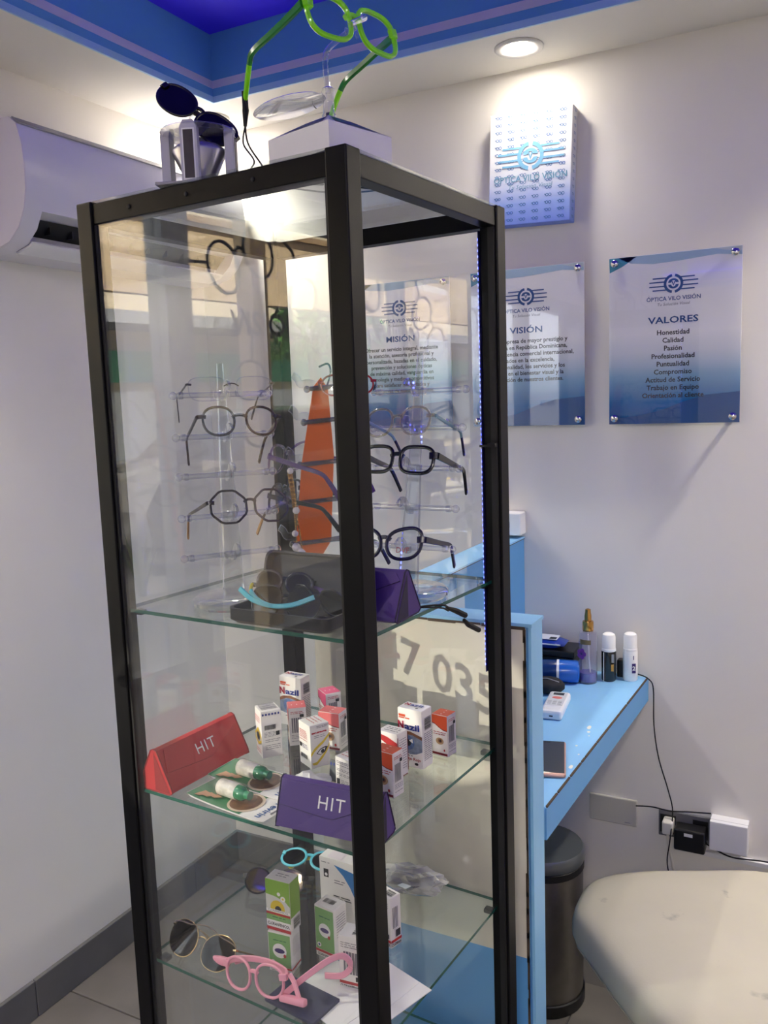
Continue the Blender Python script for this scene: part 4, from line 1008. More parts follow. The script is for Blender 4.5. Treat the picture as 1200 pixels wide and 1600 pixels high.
# ------------------------------------------------------------------ on top of the cabinet
Ri = Matrix.Rotation(-D2R(-15), 3, 'Z')
e = empty('solar_turntable', tuple(cw(-.066, .066, CT+.0002)), D2R(-15)); tag(e, 'white pyramid solar turntable holding the neon green glasses', 'display stand')
s_ = .050
mb = MB(); mb.add([(a*s_, b*s_, 0) for a, b in ((-1, -1), (1, -1), (1, 1), (-1, 1))] + [(a*s_, b*s_, .030) for a, b in ((-1, -1), (1, -1), (1, 1), (-1, 1))] + [(a*.010, b*.010, .052) for a, b in ((-1, -1), (1, -1), (1, 1), (-1, 1))],
    [(3, 2, 1, 0), (0, 1, 5, 4), (1, 2, 6, 5), (2, 3, 7, 6), (3, 0, 4, 7), (4, 5, 9, 8), (5, 6, 10, 9), (6, 7, 11, 10), (7, 4, 8, 11), (8, 9, 10, 11)], WHITEP); mb.build('base', e)
SOL = mat('solar_cell', '#3c342e', .25, var=.15, vscale=80)
for k in range(4):
    T = Matrix.Rotation(math.pi/2*k, 4, 'Z'); n_ = Vector((0, -.022, .040)).normalized(); n_ = Vector((0, -.022, .04)).normalized()
    def q(x, f): return Vector((x, -(s_ + (.010-s_)*f), .030 + .022*f + .0006))
    mb = MB(); mb.add([q(-.036, .1), q(.036, .1), q(.018, .75), q(-.018, .75)], [(0, 1, 2, 3)], SOL, T); mb.build('solar_panel', e)
mb = MB(); mb.lathe([(.008, .050), (.008, .056), (.0065, .058), (.0065, .078), (.008, .080), (.008, .084), (.005, .086)], ACRYL, 14); mb.build('spindle', e, SM)
mb = MB(); mb.lathe([(0, .0570), (.042, .0570), (.044, .058), (.042, .0592), (0, .0592)], ACRYL, 36, Ri.to_4x4() @ Matrix.Translation((-.035, -.019, .010)) @ Matrix.Rotation(D2R(-6), 4, 'Y'), cap=False, sx=1.05, sy=.7); mb.build('clear_disc', e, SM)
# neon green glasses on a curved rod
GP = Vector((-.5114, .9240, 1.9303))
eg, tips = spectacles('green_glasses', 'neon green glasses mounted on top of the cabinet', tuple(GP), R(-14.4, -.4, 71.6), 1.0, W=.142, kind='square', a=.0285, b=.0225, gap=.018, frame=GRN, temple=GRND, tip=GRN, rim=.0040, dep=.006, th=(.010, .007, .006), tw=.0045, L=.138, drop=.036, splay=.003)
base_top = cw(-.066, .066, CT+.084)
mid = (base_top + GP)/2 + Vector((-.012, -.004, .012))
mb = MB(); o_ = cw(-.066, .066, CT+.0002)
mb.tube(smooth_path([Ri @ (p - o_) for p in (base_top - Vector((0, 0, .004)), base_top + Vector((-.002, 0, .03)), mid, GP + Vector((.004, -.004, -.004)))], 8), .0032, ACRYL, 10)
Rg = Euler(R(-14.4, -.4, 71.6)).to_matrix()
mb.tube([Ri @ (GP + Rg @ Vector(p) - o_) for p in ((-.012, -.006, -.006), (.014, -.007, .009))], .0036, ACRYL, 8); mb.build('curved_rod', e, SM)
# cord of the green glasses
t0_, t1_ = tips; tl = t1_; tr_ = t0_
es = empty('neck_lanyard', tuple(cw(-.13, .03, CT))); tag(es, 'black neck lanyard with rubber sleeves looped from the green glasses', 'lanyard')
os_ = cw(-.13, .03, CT)
for tp in (tl, tr_):
    mb = MB(); d_ = Vector((0, 0, -1)); mb.tube([tp + Vector((0, 0, .010)) - os_, tp + Vector((0, 0, -.012)) - os_, tp + Vector((-.002, 0, -.030)) - os_], [.0040, .0042, .0022], RUBBER, 8); mb.build('sleeve', es)
zg = CT + .0016
lo1 = tl + Vector((-.002, 0, -.030)); 
A_ = cw(-.175, .055, zg); B_ = cw(-.15, .16, zg); C_ = cw(-.09, .20, zg); D_ = cw(-.10, .13, zg)
mb = MB(); mb.tube([p - os_ for p in smooth_path([lo1, lo1 + Vector((-.004, 0, -.02)), A_ + Vector((.004, 0, .02)), A_, B_, C_, D_ + Vector((0, 0, .0)), tr_ + Vector((-.002, 0, -.032))], 8)], .0011, RUBBER, 6)
mb.tube([p - os_ for p in smooth_path([lo1 + Vector((0, 0, .002)), lo1 + Vector((.001, .003, -.02)), A_ + Vector((.014, .0, .015)), A_ + Vector((.02, .01, 0)), B_ + Vector((.02, -.03, 0)), D_ + Vector((-.02, -.02, 0)), D_ + Vector((.01, .0, 0))], 8)], .0011, RUBBER, 6); mb.build('cord', es)
# silver solar stand with sunglasses
e = empty('silver_turntable', tuple(cw(-.262, .058, CT+.0002)), TCA + D2R(28)); tag(e, 'silver rotating display stand with solar arms at the left of the cabinet top', 'display stand')
mb = MB(); mb.bx(-.045, .045, -.045, .045, 0, .004, GREYP, bev=.001); mb.build('base_plate', e)
mb = MB(); mb.lathe([(.016, .004), (.018, .012), (.034, .046), (.033, .050), (.028, .054), (.012, .058), (0, .058)], SILVER, 32, cap=False); mb.build('bowl', e, SM)
for k in range(4):
    T = Matrix.Rotation(D2R(90*k), 4, 'Z')
    mb = MB(); mb.T = T; mb.prism([(-.0105, .002), (.0105, .002), (.0105, .066), (.006, .074), (-.006, .074), (-.0105, .066)], -.046, -.035, mat('silver_plastic', '#c3c2cc', .3)); a_ = mb.build('arm', e)
    mb = MB(); mb.T = T; mb.bx(-.0078, .0078, -.0468, -.0462, .004, .064, WHITEP); mb.bx(-.006, .006, -.0474, -.0466, .006, .062, SOL); mb.build('solar_cell', a_)
mb = MB(); mb.lathe([(0, .062), (.044, .066), (.047, .070), (.046, .072), (.0, .066)], ACRYL, 36, cap=False); mb.build('clear_dish', e, SM)
spectacles('black_sunglasses', 'folded dark sunglasses resting on the silver display stand', tuple(cw(-.262, .058, CT+.094)), (D2R(-35), D2R(38), TCA + D2R(28)), .86, W=.135, kind='aviator', a=.028, b=.022, gap=.014, frame=DARKB, temple=mat('bronze_temple', '#5a5044', .4, metal=.4), lens=LENSK, rim=.003, dep=.004, th=(.010, .008, .006), tw=.003, L=.10, drop=.008, fold=(D2R(84), D2R(-84)))

# ------------------------------------------------------------------ reception counter and desk
HC = 1.131
def box_part(name, parent, b, M, bev=.0): mb = MB(); mb.bx(*b, M, bev=bev); return mb.build(name, parent)
e = empty('reception_counter', (-.64, 1.33, 0)); tag(e, 'cream fronted reception counter with blue cap behind the cabinet', 'counter')
ox, oy = -.64, 1.33
def cp(name, x0, x1, y0, y1, z0, z1, M, bev=0): return box_part(name, e, (x0-ox, x1-ox, y0-oy, y1-oy, z0, z1), M, bev)
cp('core', -.85, -.437, 1.304, 1.356, 0, HC-.006, BLUE)
cp('front_panel', -.85, -.442, 1.299, 1.304, .54, HC-.010, CREAM)
cp('kick_panel', -.85, -.442, 1.2985, 1.304, 0, .54, BLUEB)
cp('end_panel', -.437, -.432, 1.300, 1.358, 0, HC-.004, BLUEL)
cp('cap', -.85, -.430, 1.297, 1.360, HC-.006, HC, BLUEL)
mb = MB(); random.seed(3)
zz = 0
while zz < HC-.01:
    l = .02 + random.random()*.05; wv = .0002 + random.random()*.0022
    mb.bx(-.4435-ox-wv, -.4415-ox, 1.2978-oy, 1.3-oy, zz, min(zz+l, HC-.01), mat('chipped_edge', '#4a3a2c', .8)); zz += l*.8
x_ = -.84
while x_ < -.44:
    l = .02 + random.random()*.04; mb.bx(x_-ox, min(x_+l, -.442)-ox, 1.2968-oy, 1.2985-oy, HC-.009-.002*random.random(), HC-.0055, mat('chipped_edge', '#4a3a2c', .8)); x_ += l + .004*random.random()
mb.build('chipped_joint', e)
e = empty('counter_partition', (-.755, 1.74, 0)); tag(e, 'blue side partition of the counter running back to the wall', 'partition')
ox, oy = -.755, 1.74
cp('side_panel', -.79, -.722, 1.3605, BY-.0005, 0, HC-.004, BLUE)
cp('cap', -.792, -.720, 1.3605, BY-.0005, HC-.004, HC, BLUEL)
cp('joint_line', -.7215, -.7205, 1.3605, BY-.0005, HC-.006, HC-.004, mat('chipped_edge', '#4a3a2c', .8))
mb = MB(); mb.bx(-.0008, 0, -.05, .05, -.07, .07, mat('patch_pale_blue', '#c4d6e4', .6)); o = mb.build('pale_patch', loc=(-.7195, 1.66, 1.02)); tag(o, 'pale rectangular patch on the blue partition', 'note')  # thin pale rectangle on the blue side face
e = empty('desk', (-.56, 1.74, 0)); tag(e, 'light blue painted desk with chipped edge under the plaques', 'desk')
ox, oy = -.56, 1.74
ZD = .789
def ex(y): return -.431 + (y - 1.3605)*.034          # the front edge runs slightly out of square
def slab(name, pts, z0, z1, M):
    n = len(pts); mb = MB(); mb.add([(x-ox, y-oy, z0) for x, y in pts] + [(x-ox, y-oy, z1) for x, y in pts], [tuple(reversed(range(n))), tuple(range(n, 2*n))] + [(k, (k+1) % n, (k+1) % n + n, k+n) for k in range(n)], M); return mb.build(name, e)
Y0, Y1 = 1.3605, BY-.0005
slab('desktop', [(-.7195, Y0), (ex(Y0), Y0), (ex(Y1), Y1), (-.7195, Y1)], ZD-.06, ZD, BLUEL)
slab('edge_band', [(ex(Y0), Y0), (ex(Y0)+.0025, Y0), (ex(Y1)+.0025, Y1), (ex(Y1), Y1)], ZD-.06, ZD-.002, BLUE)
mb = MB(); random.seed(5); y_ = 1.365
while y_ < 2.1:
    l = .02 + random.random()*.06; y2 = min(y_+l, 2.12)
    a_, b_ = ex(y_), ex(y2); zc_ = ZD + .0004
    mb.add([(a_-.0008-ox, y_-oy, ZD-.0025), (a_+.0028-ox, y_-oy, ZD-.0025), (b_+.0028-ox, y2-oy, ZD-.0025), (b_-.0008-ox, y2-oy, ZD-.0025), (a_-.0008-ox, y_-oy, zc_), (a_+.0028-ox, y_-oy, zc_), (b_+.0028-ox, y2-oy, zc_), (b_-.0008-ox, y2-oy, zc_)],
        [(3, 2, 1, 0), (4, 5, 6, 7), (0, 1, 5, 4), (1, 2, 6, 5), (2, 3, 7, 6), (3, 0, 4, 7)], mat('chipped_edge', '#4a3a2c', .8)); y_ += l + .006*random.random()
mb.build('chipped_edge_line', e)
mb = MB()
for (x, y, r) in ((-.441, 1.746, .006), (-.437, 1.721, .004), (-.44, 1.64, .003), (-.423, 1.538, .005), (-.45, 1.56, .002), (-.43, 1.70, .002), (-.46, 1.60, .0025), (-.425, 1.60, .002), (-.47, 1.50, .003)):
    x -= .012
    pts = [(x-ox + r*(.6+.6*random.random())*math.cos(t), y-oy + r*(.7+.8*random.random())*math.sin(t)*1.3, ZD+.0004) for t in [6.283*k/7 for k in range(7)]]
    mb.poly(pts, mat('chip_white', '#e8e4da', .7))
mb.build('paint_chip', e)

# ---- things on the desk
def lathe_part(name, parent, prof, M, n=24, T=None, cap=False): mb = MB(); mb.lathe(prof, M, n, T, cap); return mb.build(name, parent, SM)
e = empty('mist_bottle', (-.531, 2.035, ZD+.0002)); tag(e, 'clear body mist bottle with gold sprayer and purple liquid on the desk', 'bottle')
lathe_part('bottle_body', e, [(0, 0), (.021, 0), (.0225, .003), (.0225, .122), (.020, .128), (.010, .130), (.010, .134)], clearmat('bottle_clear', (.86, .84, .90), 1.5, .02, 1.6, haze=.10, hazecol=(.8, .75, .85)), 28)
lathe_part('purple_liquid', e, [(0, .004), (.0205, .004), (.0205, .026), (0, .026)], mat('purple_liquid', '#6a58a8', .1, coat=.5), 24)
lathe_part('collar', e, [(.0125, .130), (.0135, .132), (.0135, .152), (.0125, .155)], GOLD, 24, cap=True)
sp = lathe_part('sprayer', e, [(.0085, .155), (.0085, .168), (.007, .176), (.0065, .184), (.002, .186), (0, .186)], GOLD, 18)
mb = MB(); mb.tube([(0, 0, .128), (.002, 0, .06), (.008, -.004, .010)], .0016, WHITEP, 6); mb.build('dip_tube', e)
mb = MB(); mb.T = Matrix.Rotation(D2R(-12), 4, 'Z')
random.seed(2)
for k in range(5):
    a = k*1.2566; mb.sphere((-.006 + .007*math.cos(a), -.0228, .076 + .008*math.sin(a)), .0058, mat('flower_purple', '#7d3b9a', .4, var=.3, vscale=200), 10, sc=(1, .12, 1.1))
mb.sphere((-.006, -.0235, .076), .003, INKPU, 8, sc=(1, .2, 1)); mb.build('flower_print', e, True)
mb = MB()
for k in range(6):
    a = D2R(-130 + 12*k); b_ = D2R(-130 + 12*(k+1)); mb.add([(.0229*math.cos(a), .0229*math.sin(a), .100), (.0229*math.cos(b_), .0229*math.sin(b_), .100), (.0229*math.cos(b_), .0229*math.sin(b_), .112), (.0229*math.cos(a), .0229*math.sin(a), .112)], [(0, 1, 2, 3)], mat('label_bronze', '#6d5f3e', .4))
mb.build('name_label', e)
def rollon(x, y, label, M, Mband):
    e = empty('roll_on_bottle', (x, y, ZD+.0002)); tag(e, label, 'bottle', 'roll-on deodorants on the desk')
    lathe_part('bottle_body', e, [(0, 0), (.016, 0), (.0178, .003), (.0178, .072), (.0168, .076)], M, 24)
    lathe_part('neck_band', e, [(.0172, .0755), (.0172, .081), (.016, .082)], Mband, 24)
    lathe_part('cap', e, [(.0163, .080), (.0163, .110), (.0145, .117), (.010, .120), (0, .121)], mat('cap_white', '#f1f0ee', .3), 24)
    return e
e = rollon(-.488, 2.068, 'black roll-on deodorant with a white cap on the desk', mat('rollon_black', '#17191c', .25, coat=.3), WHITEP)
mb = MB(); mb.T = Matrix.Rotation(D2R(12), 4, 'Z')
mb.bx(-.0125, -.011, -.0186, -.0140, .002, .074, WHITEP); mb.bx(.006, .012, -.0185, -.0140, .028, .044, mat('label_gold', '#c9973d', .35)); mb.bx(.007, .013, -.0184, -.0140, .050, .070, GREYP); mb.build('label_print', e)
e = rollon(-.440, 2.089, 'white roll-on deodorant at the rear corner of the desk', mat('rollon_white', '#f0efee', .28), mat('cap_white', '#f1f0ee', .3))
mb = MB(); mb.T = Matrix.Rotation(D2R(25), 4, 'Z'); mb.bx(.000, .009, -.0187, -.0140, .022, .046, INKPU); mb.text('2', .014, INKW, face_T((.0045, -.0188, .034), (1, 0, 0), (0, 0, 1)), bold=.03); mb.bx(.003, .0045, -.0187, -.015, .056, .066, INKPU); mb.build('label_print', e)
e = empty('spray_can', (-.592, 2.010, ZD+.0282)); tag(e, 'blue spray can lying on its side on the desk', 'can'); e.rotation_euler = (0, D2R(90), D2R(14))
lathe_part('can_body', e, [(.0, .045), (.020, .045), (.0265, .042), (.028, .036), (.028, -.004)], mat('can_blue', '#1f63c4', .25, coat=.4), 28)
lathe_part('white_band', e, [(.0281, -.004), (.0281, -.010)], WHITEP, 28)
lathe_part('lower_body', e, [(.028, -.010), (.028, -.060), (.025, -.065), (0, -.065)], mat('can_blue_dark', '#16356e', .25, coat=.4), 28)
e = empty('black_box', (-.640, 2.072, ZD+.0002), D2R(2)); tag(e, 'black plastic device box under the blue packet on the desk', 'box')
box_part('housing', e, (-.073, .073, -.045, .045, 0, .055), mat('black_plastic', '#141416', .35), .003); box_part('lid', e, (-.074, .074, -.046, .046, .056, .072), mat('black_plastic', '#141416', .35), .003)
for k in range(4): box_part('vent_slot', e, (-.05+.025*k, -.035+.025*k, -.0458, -.045, .02, .035), DARKSLOT)
e = empty('wipes_packet', (-.668, 2.060, ZD+.0726), D2R(3)); tag(e, 'blue and white foil packet lying on the black box', 'packet')
mb = MB(); n = 10; vs = []
for i in range(n+1):
    x = -.075 + .15*i/n; f = min(1, min(i, n-i)/1.6)
    for y, z in ((-.03, .011), (-.024, .011+.010*f), (.0, .011+.013*f), (.024, .011+.010*f), (.03, .011), (.024, .011-.009*f), (0, .011-.011*f), (-.024, .011-.009*f)): vs.append((x, y, z))
fs = [(i*8+k, i*8+(k+1) % 8, (i+1)*8+(k+1) % 8, (i+1)*8+k) for i in range(n) for k in range(8)]
mb.add(vs, fs, mat('foil_blue', '#1c3aa0', .3, coat=.3)); mb.build('wrapper', e, SM)
mb = MB(); mb.bx(-.06, .055, -.022, .022, .0235, .0245, mat('packet_white', '#dfe2ec', .35)); mb.bx(.035, .052, -.018, .0, .0246, .0249, INK); mb.build('top_label', e)
mb = MB(); mb.bx(-.06, .066, -.0305, -.0285, .012, .0145, INKW); mb.text('PEI', .009, INKLB, face_T((-.01, -.0292, .006), (1, 0, 0), (0, 0, 1))); mb.build('front_print', e)
e = empty('pocket_meter', (-.548, 1.818, ZD+.0002), D2R(7)); tag(e, 'white handheld meter with small display on the desk', 'device')
box_part('housing', e, (-.024, .024, -.065, .065, 0, .022), WHITEP, .006)
box_part('face_panel', e, (-.019, .019, -.030, .056, .0222, .0228), mat('panel_grey', '#dadcdc', .4)); box_part('screen', e, (-.012, .012, .036, .050, .0228, .0234), mat('lcd', '#3a3f42', .2))
mb = MB(); mb.lathe([(0, .0240), (.010, .0238), (.012, .0226)], mat('button_red', '#e0786c', .4), 20, Matrix.Translation((0, .018, 0)), cap=False, sy=.6); mb.build('button', e)
for k in range(6): box_part('key', e, (-.016+.0115*(k % 3), -.008+.0115*(k % 3), -.012-.013*(k//3), -.003-.013*(k//3), .0228, .0236), mat('key_grey', '#c4c6c6', .4))
mb = MB(); mb.text('MINOLTA', .0055, INKG, face_T((0, -.042, .0224), (1, 0, 0), (0, 1, 0))) if False else None
box_part('port', e, (-.004, .004, -.0652, -.0645, .008, .011), DARKSLOT)
e = empty('smartphone', (-.486, 1.548, ZD+.0002), D2R(16)); tag(e, 'smartphone in a rose gold case at the front of the desk', 'phone')
box_part('case', e, (-.037, .037, -.078, .078, 0, .009), mat('rose_gold_case', '#c69a8c', .35, metal=.3), .004); box_part('screen', e, (-.034, .034, -.074, .074, .0088, .0096), mat('phone_glass', '#16181c', .06, coat=.6), .0003)
box_part('camera_notch', e, (-.006, .006, .068, .071, .0096, .0098), DARKSLOT)
e = empty('black_pouch', (-.597, 1.925, ZD+.0002)); tag(e, 'dark fabric pouch between the meter and the blue can', 'pouch')
mb = MB(); bm = bmesh.new(); bmesh.ops.create_icosphere(bm, subdivisions=3, radius=1); random.seed(9)
for v_ in bm.verts:
    f = 1 + random.uniform(-.05, .05); v_.co = Vector((v_.co.x*.038*f, v_.co.y*.032*f, max(0, .018 + v_.co.z*.020*f)))
mb.bm(bm, mat('pouch_black', '#1d1d22', .8)); mb.build('fabric_body', e, True); mb = MB(); mb.tube([(-.03, -.01, .034), (0, -.012, .0385), (.028, -.01, .032)], .0012, GREYP, 6); mb.build('zip', e)
e = empty('camera_charger', (-.462, 2.107, ZD+.0002)); tag(e, 'small black charger brick behind the roll-on bottles', 'charger')
box_part('housing', e, (-.013, .013, -.011, .011, 0, .045), mat('black_plastic', '#141416', .35), .003); box_part('lead_boot', e, (.013, .02, -.004, .004, .008, .016), RUBBER, .001)

# ------------------------------------------------------------------ wall fittings
e = empty('junction_box', (-.757, BY-.0005, 1.140)); tag(e, 'white surface box on the wall above the blue partition', 'wall box')
box_part('housing', e, (-.041, .041, -.045, 0, 0, .058), WHITEP, .003); box_part('window', e, (-.02, .012, -.0458, -.0445, .020, .036), GREYP, .001)
e = empty('blank_plate', (-.489, BY-.0005, .424)); tag(e, 'blank off-white wall plate left of the sockets under the desk', 'wall plate')
box_part('plate', e, (-.061, .061, -.008, 0, -.036, .036), mat('old_plastic', '#c9c6bc', .4), .003); box_part('maker_mark', e, (.03, .045, -.0084, -.0078, -.028, -.026), GREYP)
e = empty('wall_socket', (-.312, BY-.0005, .416)); tag(e, 'dark wall socket plate with plugs under the desk', 'socket')
box_part('plate', e, (-.062, .062, -.008, 0, -.034, .034), mat('socket_grey', '#6d6d72', .4), .002); box_part('socket_module', e, (-.058, -.02, -.010, -.0075, -.024, .024), mat('black_plastic', '#141416', .35), .001); box_part('socket_module', e, (.02, .056, -.010, -.0075, -.024, .024), mat('black_plastic', '#141416', .35), .001)
e = empty('power_adapter', (-.294, BY-.0112, .402)); tag(e, 'black power adapter plugged into the wall socket', 'adapter')
box_part('housing', e, (-.036, .036, -.042, 0, -.028, .028), mat('black_plastic', '#141416', .35), .004); box_part('rating_label', e, (-.012, .008, -.0425, -.0418, .012, .020), PAPER)
mb = MB(); mb.tube(smooth_path([(.034, -.02, -.006), (.05, -.022, -.012), (.095, -.018, -.03), (.175, -.014, -.026), (.30, -.012, -.03)], 6), [.004]*3 + [.0018]*22, RUBBER, 6); mb.build('lead', e)
e = empty('white_plug', (-.347, BY-.0112, .424)); tag(e, 'white plug with white flex in the wall socket', 'plug')
box_part('plug_body', e, (-.013, .013, -.035, 0, -.020, .014), mat('plug_white', '#e6e2d6', .4), .004)
mb = MB(); mb.tube(smooth_path([(0, -.024, -.018), (.002, -.028, -.05), (.012, -.024, -.10), (.022, -.02, -.20), (.02, -.02, -.40)], 5), .0035, mat('plug_white', '#e6e2d6', .4), 8); mb.build('flex', e)
e = empty('surface_box', (-.206, BY-.0005, .424)); tag(e, 'white surface mounted socket box right of the black adapter', 'wall box')
box_part('housing', e, (-.043, .043, -.042, 0, -.037, .037), WHITEP, .002); box_part('lid_seam', e, (-.0432, .0432, -.030, -.029, -.0372, .0372), GREYP)
e = empty('cable_raceway', (.02, BY-.0005, .360)); tag(e, 'thin white cable raceway running along the wall behind the chair', 'raceway')
box_part('channel', e, (-.285, .5, -.012, 0, -.008, .004), WHITEP, .001); box_part('cover', e, (-.285, .5, -.014, -.012, -.0075, .0035), WHITEP, .0005)
e = empty('charger_cable', (-.424, BY-.01, .795)); tag(e, 'thin black cable hanging from the desk corner to the socket', 'cable')
o0 = Vector((-.424, BY-.01, .795))
mb = MB(); mb.tube([Vector(p)-o0 for p in smooth_path([(-.448, BY-.016, .801), (-.424, BY-.010, .7965), (-.400, BY-.012, .788), (-.389, BY-.010, .763), (-.387, BY-.010, .671), (-.375, BY-.012, .589), (-.351, BY-.014, .509), (-.338, BY-.022, .457), (-.338, BY-.056, .40), (-.345, BY-.05, .33), (-.33, BY-.03, .25)], 6)], .0016, RUBBER, 6); mb.build('lead', e)
e = empty('link_cable', (-.428, BY-.01, .448)); tag(e, 'short black cable running level between the blank plate and the white box', 'cable')
o0 = Vector((-.428, BY-.01, .448))
mb = MB(); mb.tube([Vector(p)-o0 for p in smooth_path([(-.430, BY-.012, .449), (-.39, BY-.010, .4535), (-.343, BY-.026, .459), (-.30, BY-.02, .463), (-.250, BY-.008, .4635)], 6)], .0017, RUBBER, 6); mb.build('lead', e)

# ------------------------------------------------------------------ logo, plaques, canvas sign
def logo(mb, T, s, M, Mw=None, words=True, Mt=None, Mt2=None):
    """brand roundel with four bars on each side; s = full width"""
    q = s/200.
    def ring_arc(r0_, r1_, a0, a1, n=18):
        vs = []; fs = []
        for k in range(n+1):
            t = D2R(a0 + (a1-a0)*k/n); vs += [(r0_*q*math.cos(t), r0_*q*math.sin(t), 0), (r1_*q*math.cos(t), r1_*q*math.sin(t), 0)]
        for k in range(n): fs.append((2*k, 2*k+1, 2*k+3, 2*k+2))
        mb.add(vs, fs, M, T)
    ring_arc(29, 40, -80, 80); ring_arc(29, 40, 100, 260)
    # inner eye: upper and lower crescents and a v
    for sg in (1, -1):
        n = 14; top = []; bot = []
        for k in range(n+1):
            x = -22 + 44*k/n; top.append((x*q, sg*(4 + 18*math.sqrt(max(0, 1-(x/22.)**2)))*q*.95, 0)); bot.append((x*q, sg*(4 + (9 if abs(x) < 9 else 0)*math.sqrt(max(0, 1-(x/9.)**2)))*q, 0))
        vs = top + bot; fs = [(k, k+1, n+1+k+1, n+1+k) for k in range(n)]; mb.add(vs, fs, M, T)
    mb.poly([(-8*q, 9*q, .00005), (-3*q, 9*q, .00005), (0, -3*q, .00005), (0, -10*q, .00005)], M, T); mb.poly([(8*q, 9*q, .00005), (0, -10*q, .00005), (0, -3*q, .00005), (3*q, 9*q, .00005)], M, T)
    for sg in (-1, 1):
        for y, xo in ((25, 86), (9, 100), (-9, 100), (-25, 86)):
            xi = math.sqrt(max(0, 40**2 - y*y)) - 1
            a, b = sorted((sg*xi, sg*xo)); mb.poly([(a*q, (y-2.6)*q, 0), (b*q, (y-2.6)*q, 0), (b*q, (y+2.6)*q, 0), (a*q, (y+2.6)*q, 0)], M, T)
    if words:
        vs, fs = textmesh('ÓPTICA VILO VISIÓN', 24*q, bold=.015); w0 = max(v[0] for v in vs)-min(v[0] for v in vs)
        mb.add(vs, fs, Mt or M, T @ Matrix.Translation((0, -62*q, 0)) @ Matrix.Scale(222*q/w0, 4, (1, 0, 0)))
        mb.text('Tu Solución Visual', 17*q, Mt2 or INKG, T @ Matrix.Translation((0, -85*q, 0)), shear=.2, sp=1.05)
PFACE = rampmat('plaque_print', [(0, '#0d5496'), (.13, '#1d6cac'), (.29, '#8ab2d2'), (.43, '#e2e8ef'), (.54, '#fdfdfd'), (1, '#fdfdfe')], 2, 0, .39, rough=.08, coat=0.)
def plaque(x0, label, title, lines, ts):
    w, h_ = .293, .39; z0 = 1.421
    e = empty('wall_plaque', (x0, BY-.026, z0)); tag(e, label, 'plaque', 'acrylic plaques on the wall')
    mb = MB(); mb.bx(0, w, 0, .003, 0, h_, PFACE); mb.build('printed_panel', e)
    mb = MB(); mb.bx(0, w, -.0032, -.0008, 0, h_, ACRYLP); mb.build('acrylic_cover', e)
    T = face_T((0, -.0003, 0), (1, 0, 0), (0, 0, 1))
    mb = MB()
    mb.poly([(0, h_-.001, 0), (.001, h_-.034, 0), (.03, h_-.022, 0), (.065, h_-.001, 0)], mat('wave_teal', '#3f8fb0', .3), T)
    mb.poly([(.02, h_-.001, 0), (.05, h_-.016, 0), (.10, h_-.022, 0), (.16, h_-.020, 0), (.24, h_-.014, 0), (w-.001, h_-.020, 0), (w-.001, h_-.001, 0)], mat('wave_pale', '#a9c6dc', .3), T)
    mb.poly([(w-.06, h_-.001, .00003), (w-.03, h_-.008, .00003), (w-.001, h_-.012, .00003), (w-.001, h_-.001, .00003)], mat('wave_grey', '#c8d4d8', .3), T)
    mb.poly([(0, .012, 0), (.06, .018, 0), (.12, .030, 0), (.17, .050, 0), (.22, .064, 0), (w, .070, 0), (w, 0, 0), (0, 0, 0)], mat('wave_deep', '#0f4f8c', .3), T)
    mb.build('wave_print', e)
    mb = MB(); T2 = face_T((w/2, -.0005, 0), (1, 0, 0), (0, 0, 1))
    logo(mb, T2 @ Matrix.Translation((0, h_-.070, 0)), .108, INKN); mb.build('logo_print', e)
    mb = MB(); vs, fs = textmesh(title, .021, bold=.018); w0 = max(v[0] for v in vs)-min(v[0] for v in vs)
    mb.add(vs, fs, INKN, T2 @ Matrix.Translation((0, h_-.152, 0)) @ Matrix.Scale(.112/w0 if len(title) > 6 else .085/w0, 4, (1, 0, 0)))
    for i, t in enumerate(lines):
        vs, fs = textmesh(t, ts[0], bold=.02)
        mb.add(vs, fs, INK, T2 @ Matrix.Translation((0, h_-ts[2]-ts[1]*i, 0)) @ Matrix.Scale(ts[3], 4, (1, 0, 0)))
    mb.build('lettering', e)
    for x in (.014, w-.014):
        for z in (.014, h_-.014):
            mb = MB(); Tn = Matrix.Translation((x, -.004, z)) @ Matrix.Rotation(D2R(90), 4, 'X'); mb.lathe([(0, .0075), (.0065, .0075), (.0085, .006), (.0085, 0), (.0, 0)], CHROME, 20, Tn, cap=False); mb.lathe([(.006, -.0065), (.006, -.0295)], CHROME, 14, Tn); mb.build('standoff_screw', e, SM)
plaque(-.494, 'blue and white wall plaque headed VALORES', 'VALORES', ['Honestidad', 'Calidad', 'Pasión', 'Profesionalidad', 'Puntualidad', 'Compromiso', 'Actitud de Servicio', 'Trabajo en Equipo', 'Orientación al cliente'], (.0158, .0181, .180, 1.0))
plaque(-.847, 'blue and white wall plaque headed VISIÓN', 'VISIÓN', ['Ser la empresa de mayor prestigio y', 'presencia en República Dominicana,', 'con competencia comercial internacional,', 'basados en la excelencia,', 'profesionalidad, los servicios y los', 'valores en el bienestar visual y la', 'satisfacción de nuestros clientes.'], (.0146, .0160, .178, .98))
plaque(-1.200, 'blue and white wall plaque headed MISIÓN', 'MISIÓN', ['Ofrecer un servicio integral, mediante', 'la atención, asesoría profesional y', 'personalizada, basadas en el cuidado,', 'prevención y soluciones ópticas', 'de máxima calidad, vanguardia en', 'tecnología y medios competitivos', 'para satisfacer necesidades y', 'expectativas de nuestros clientes.'], (.0146, .0160, .178, .98))
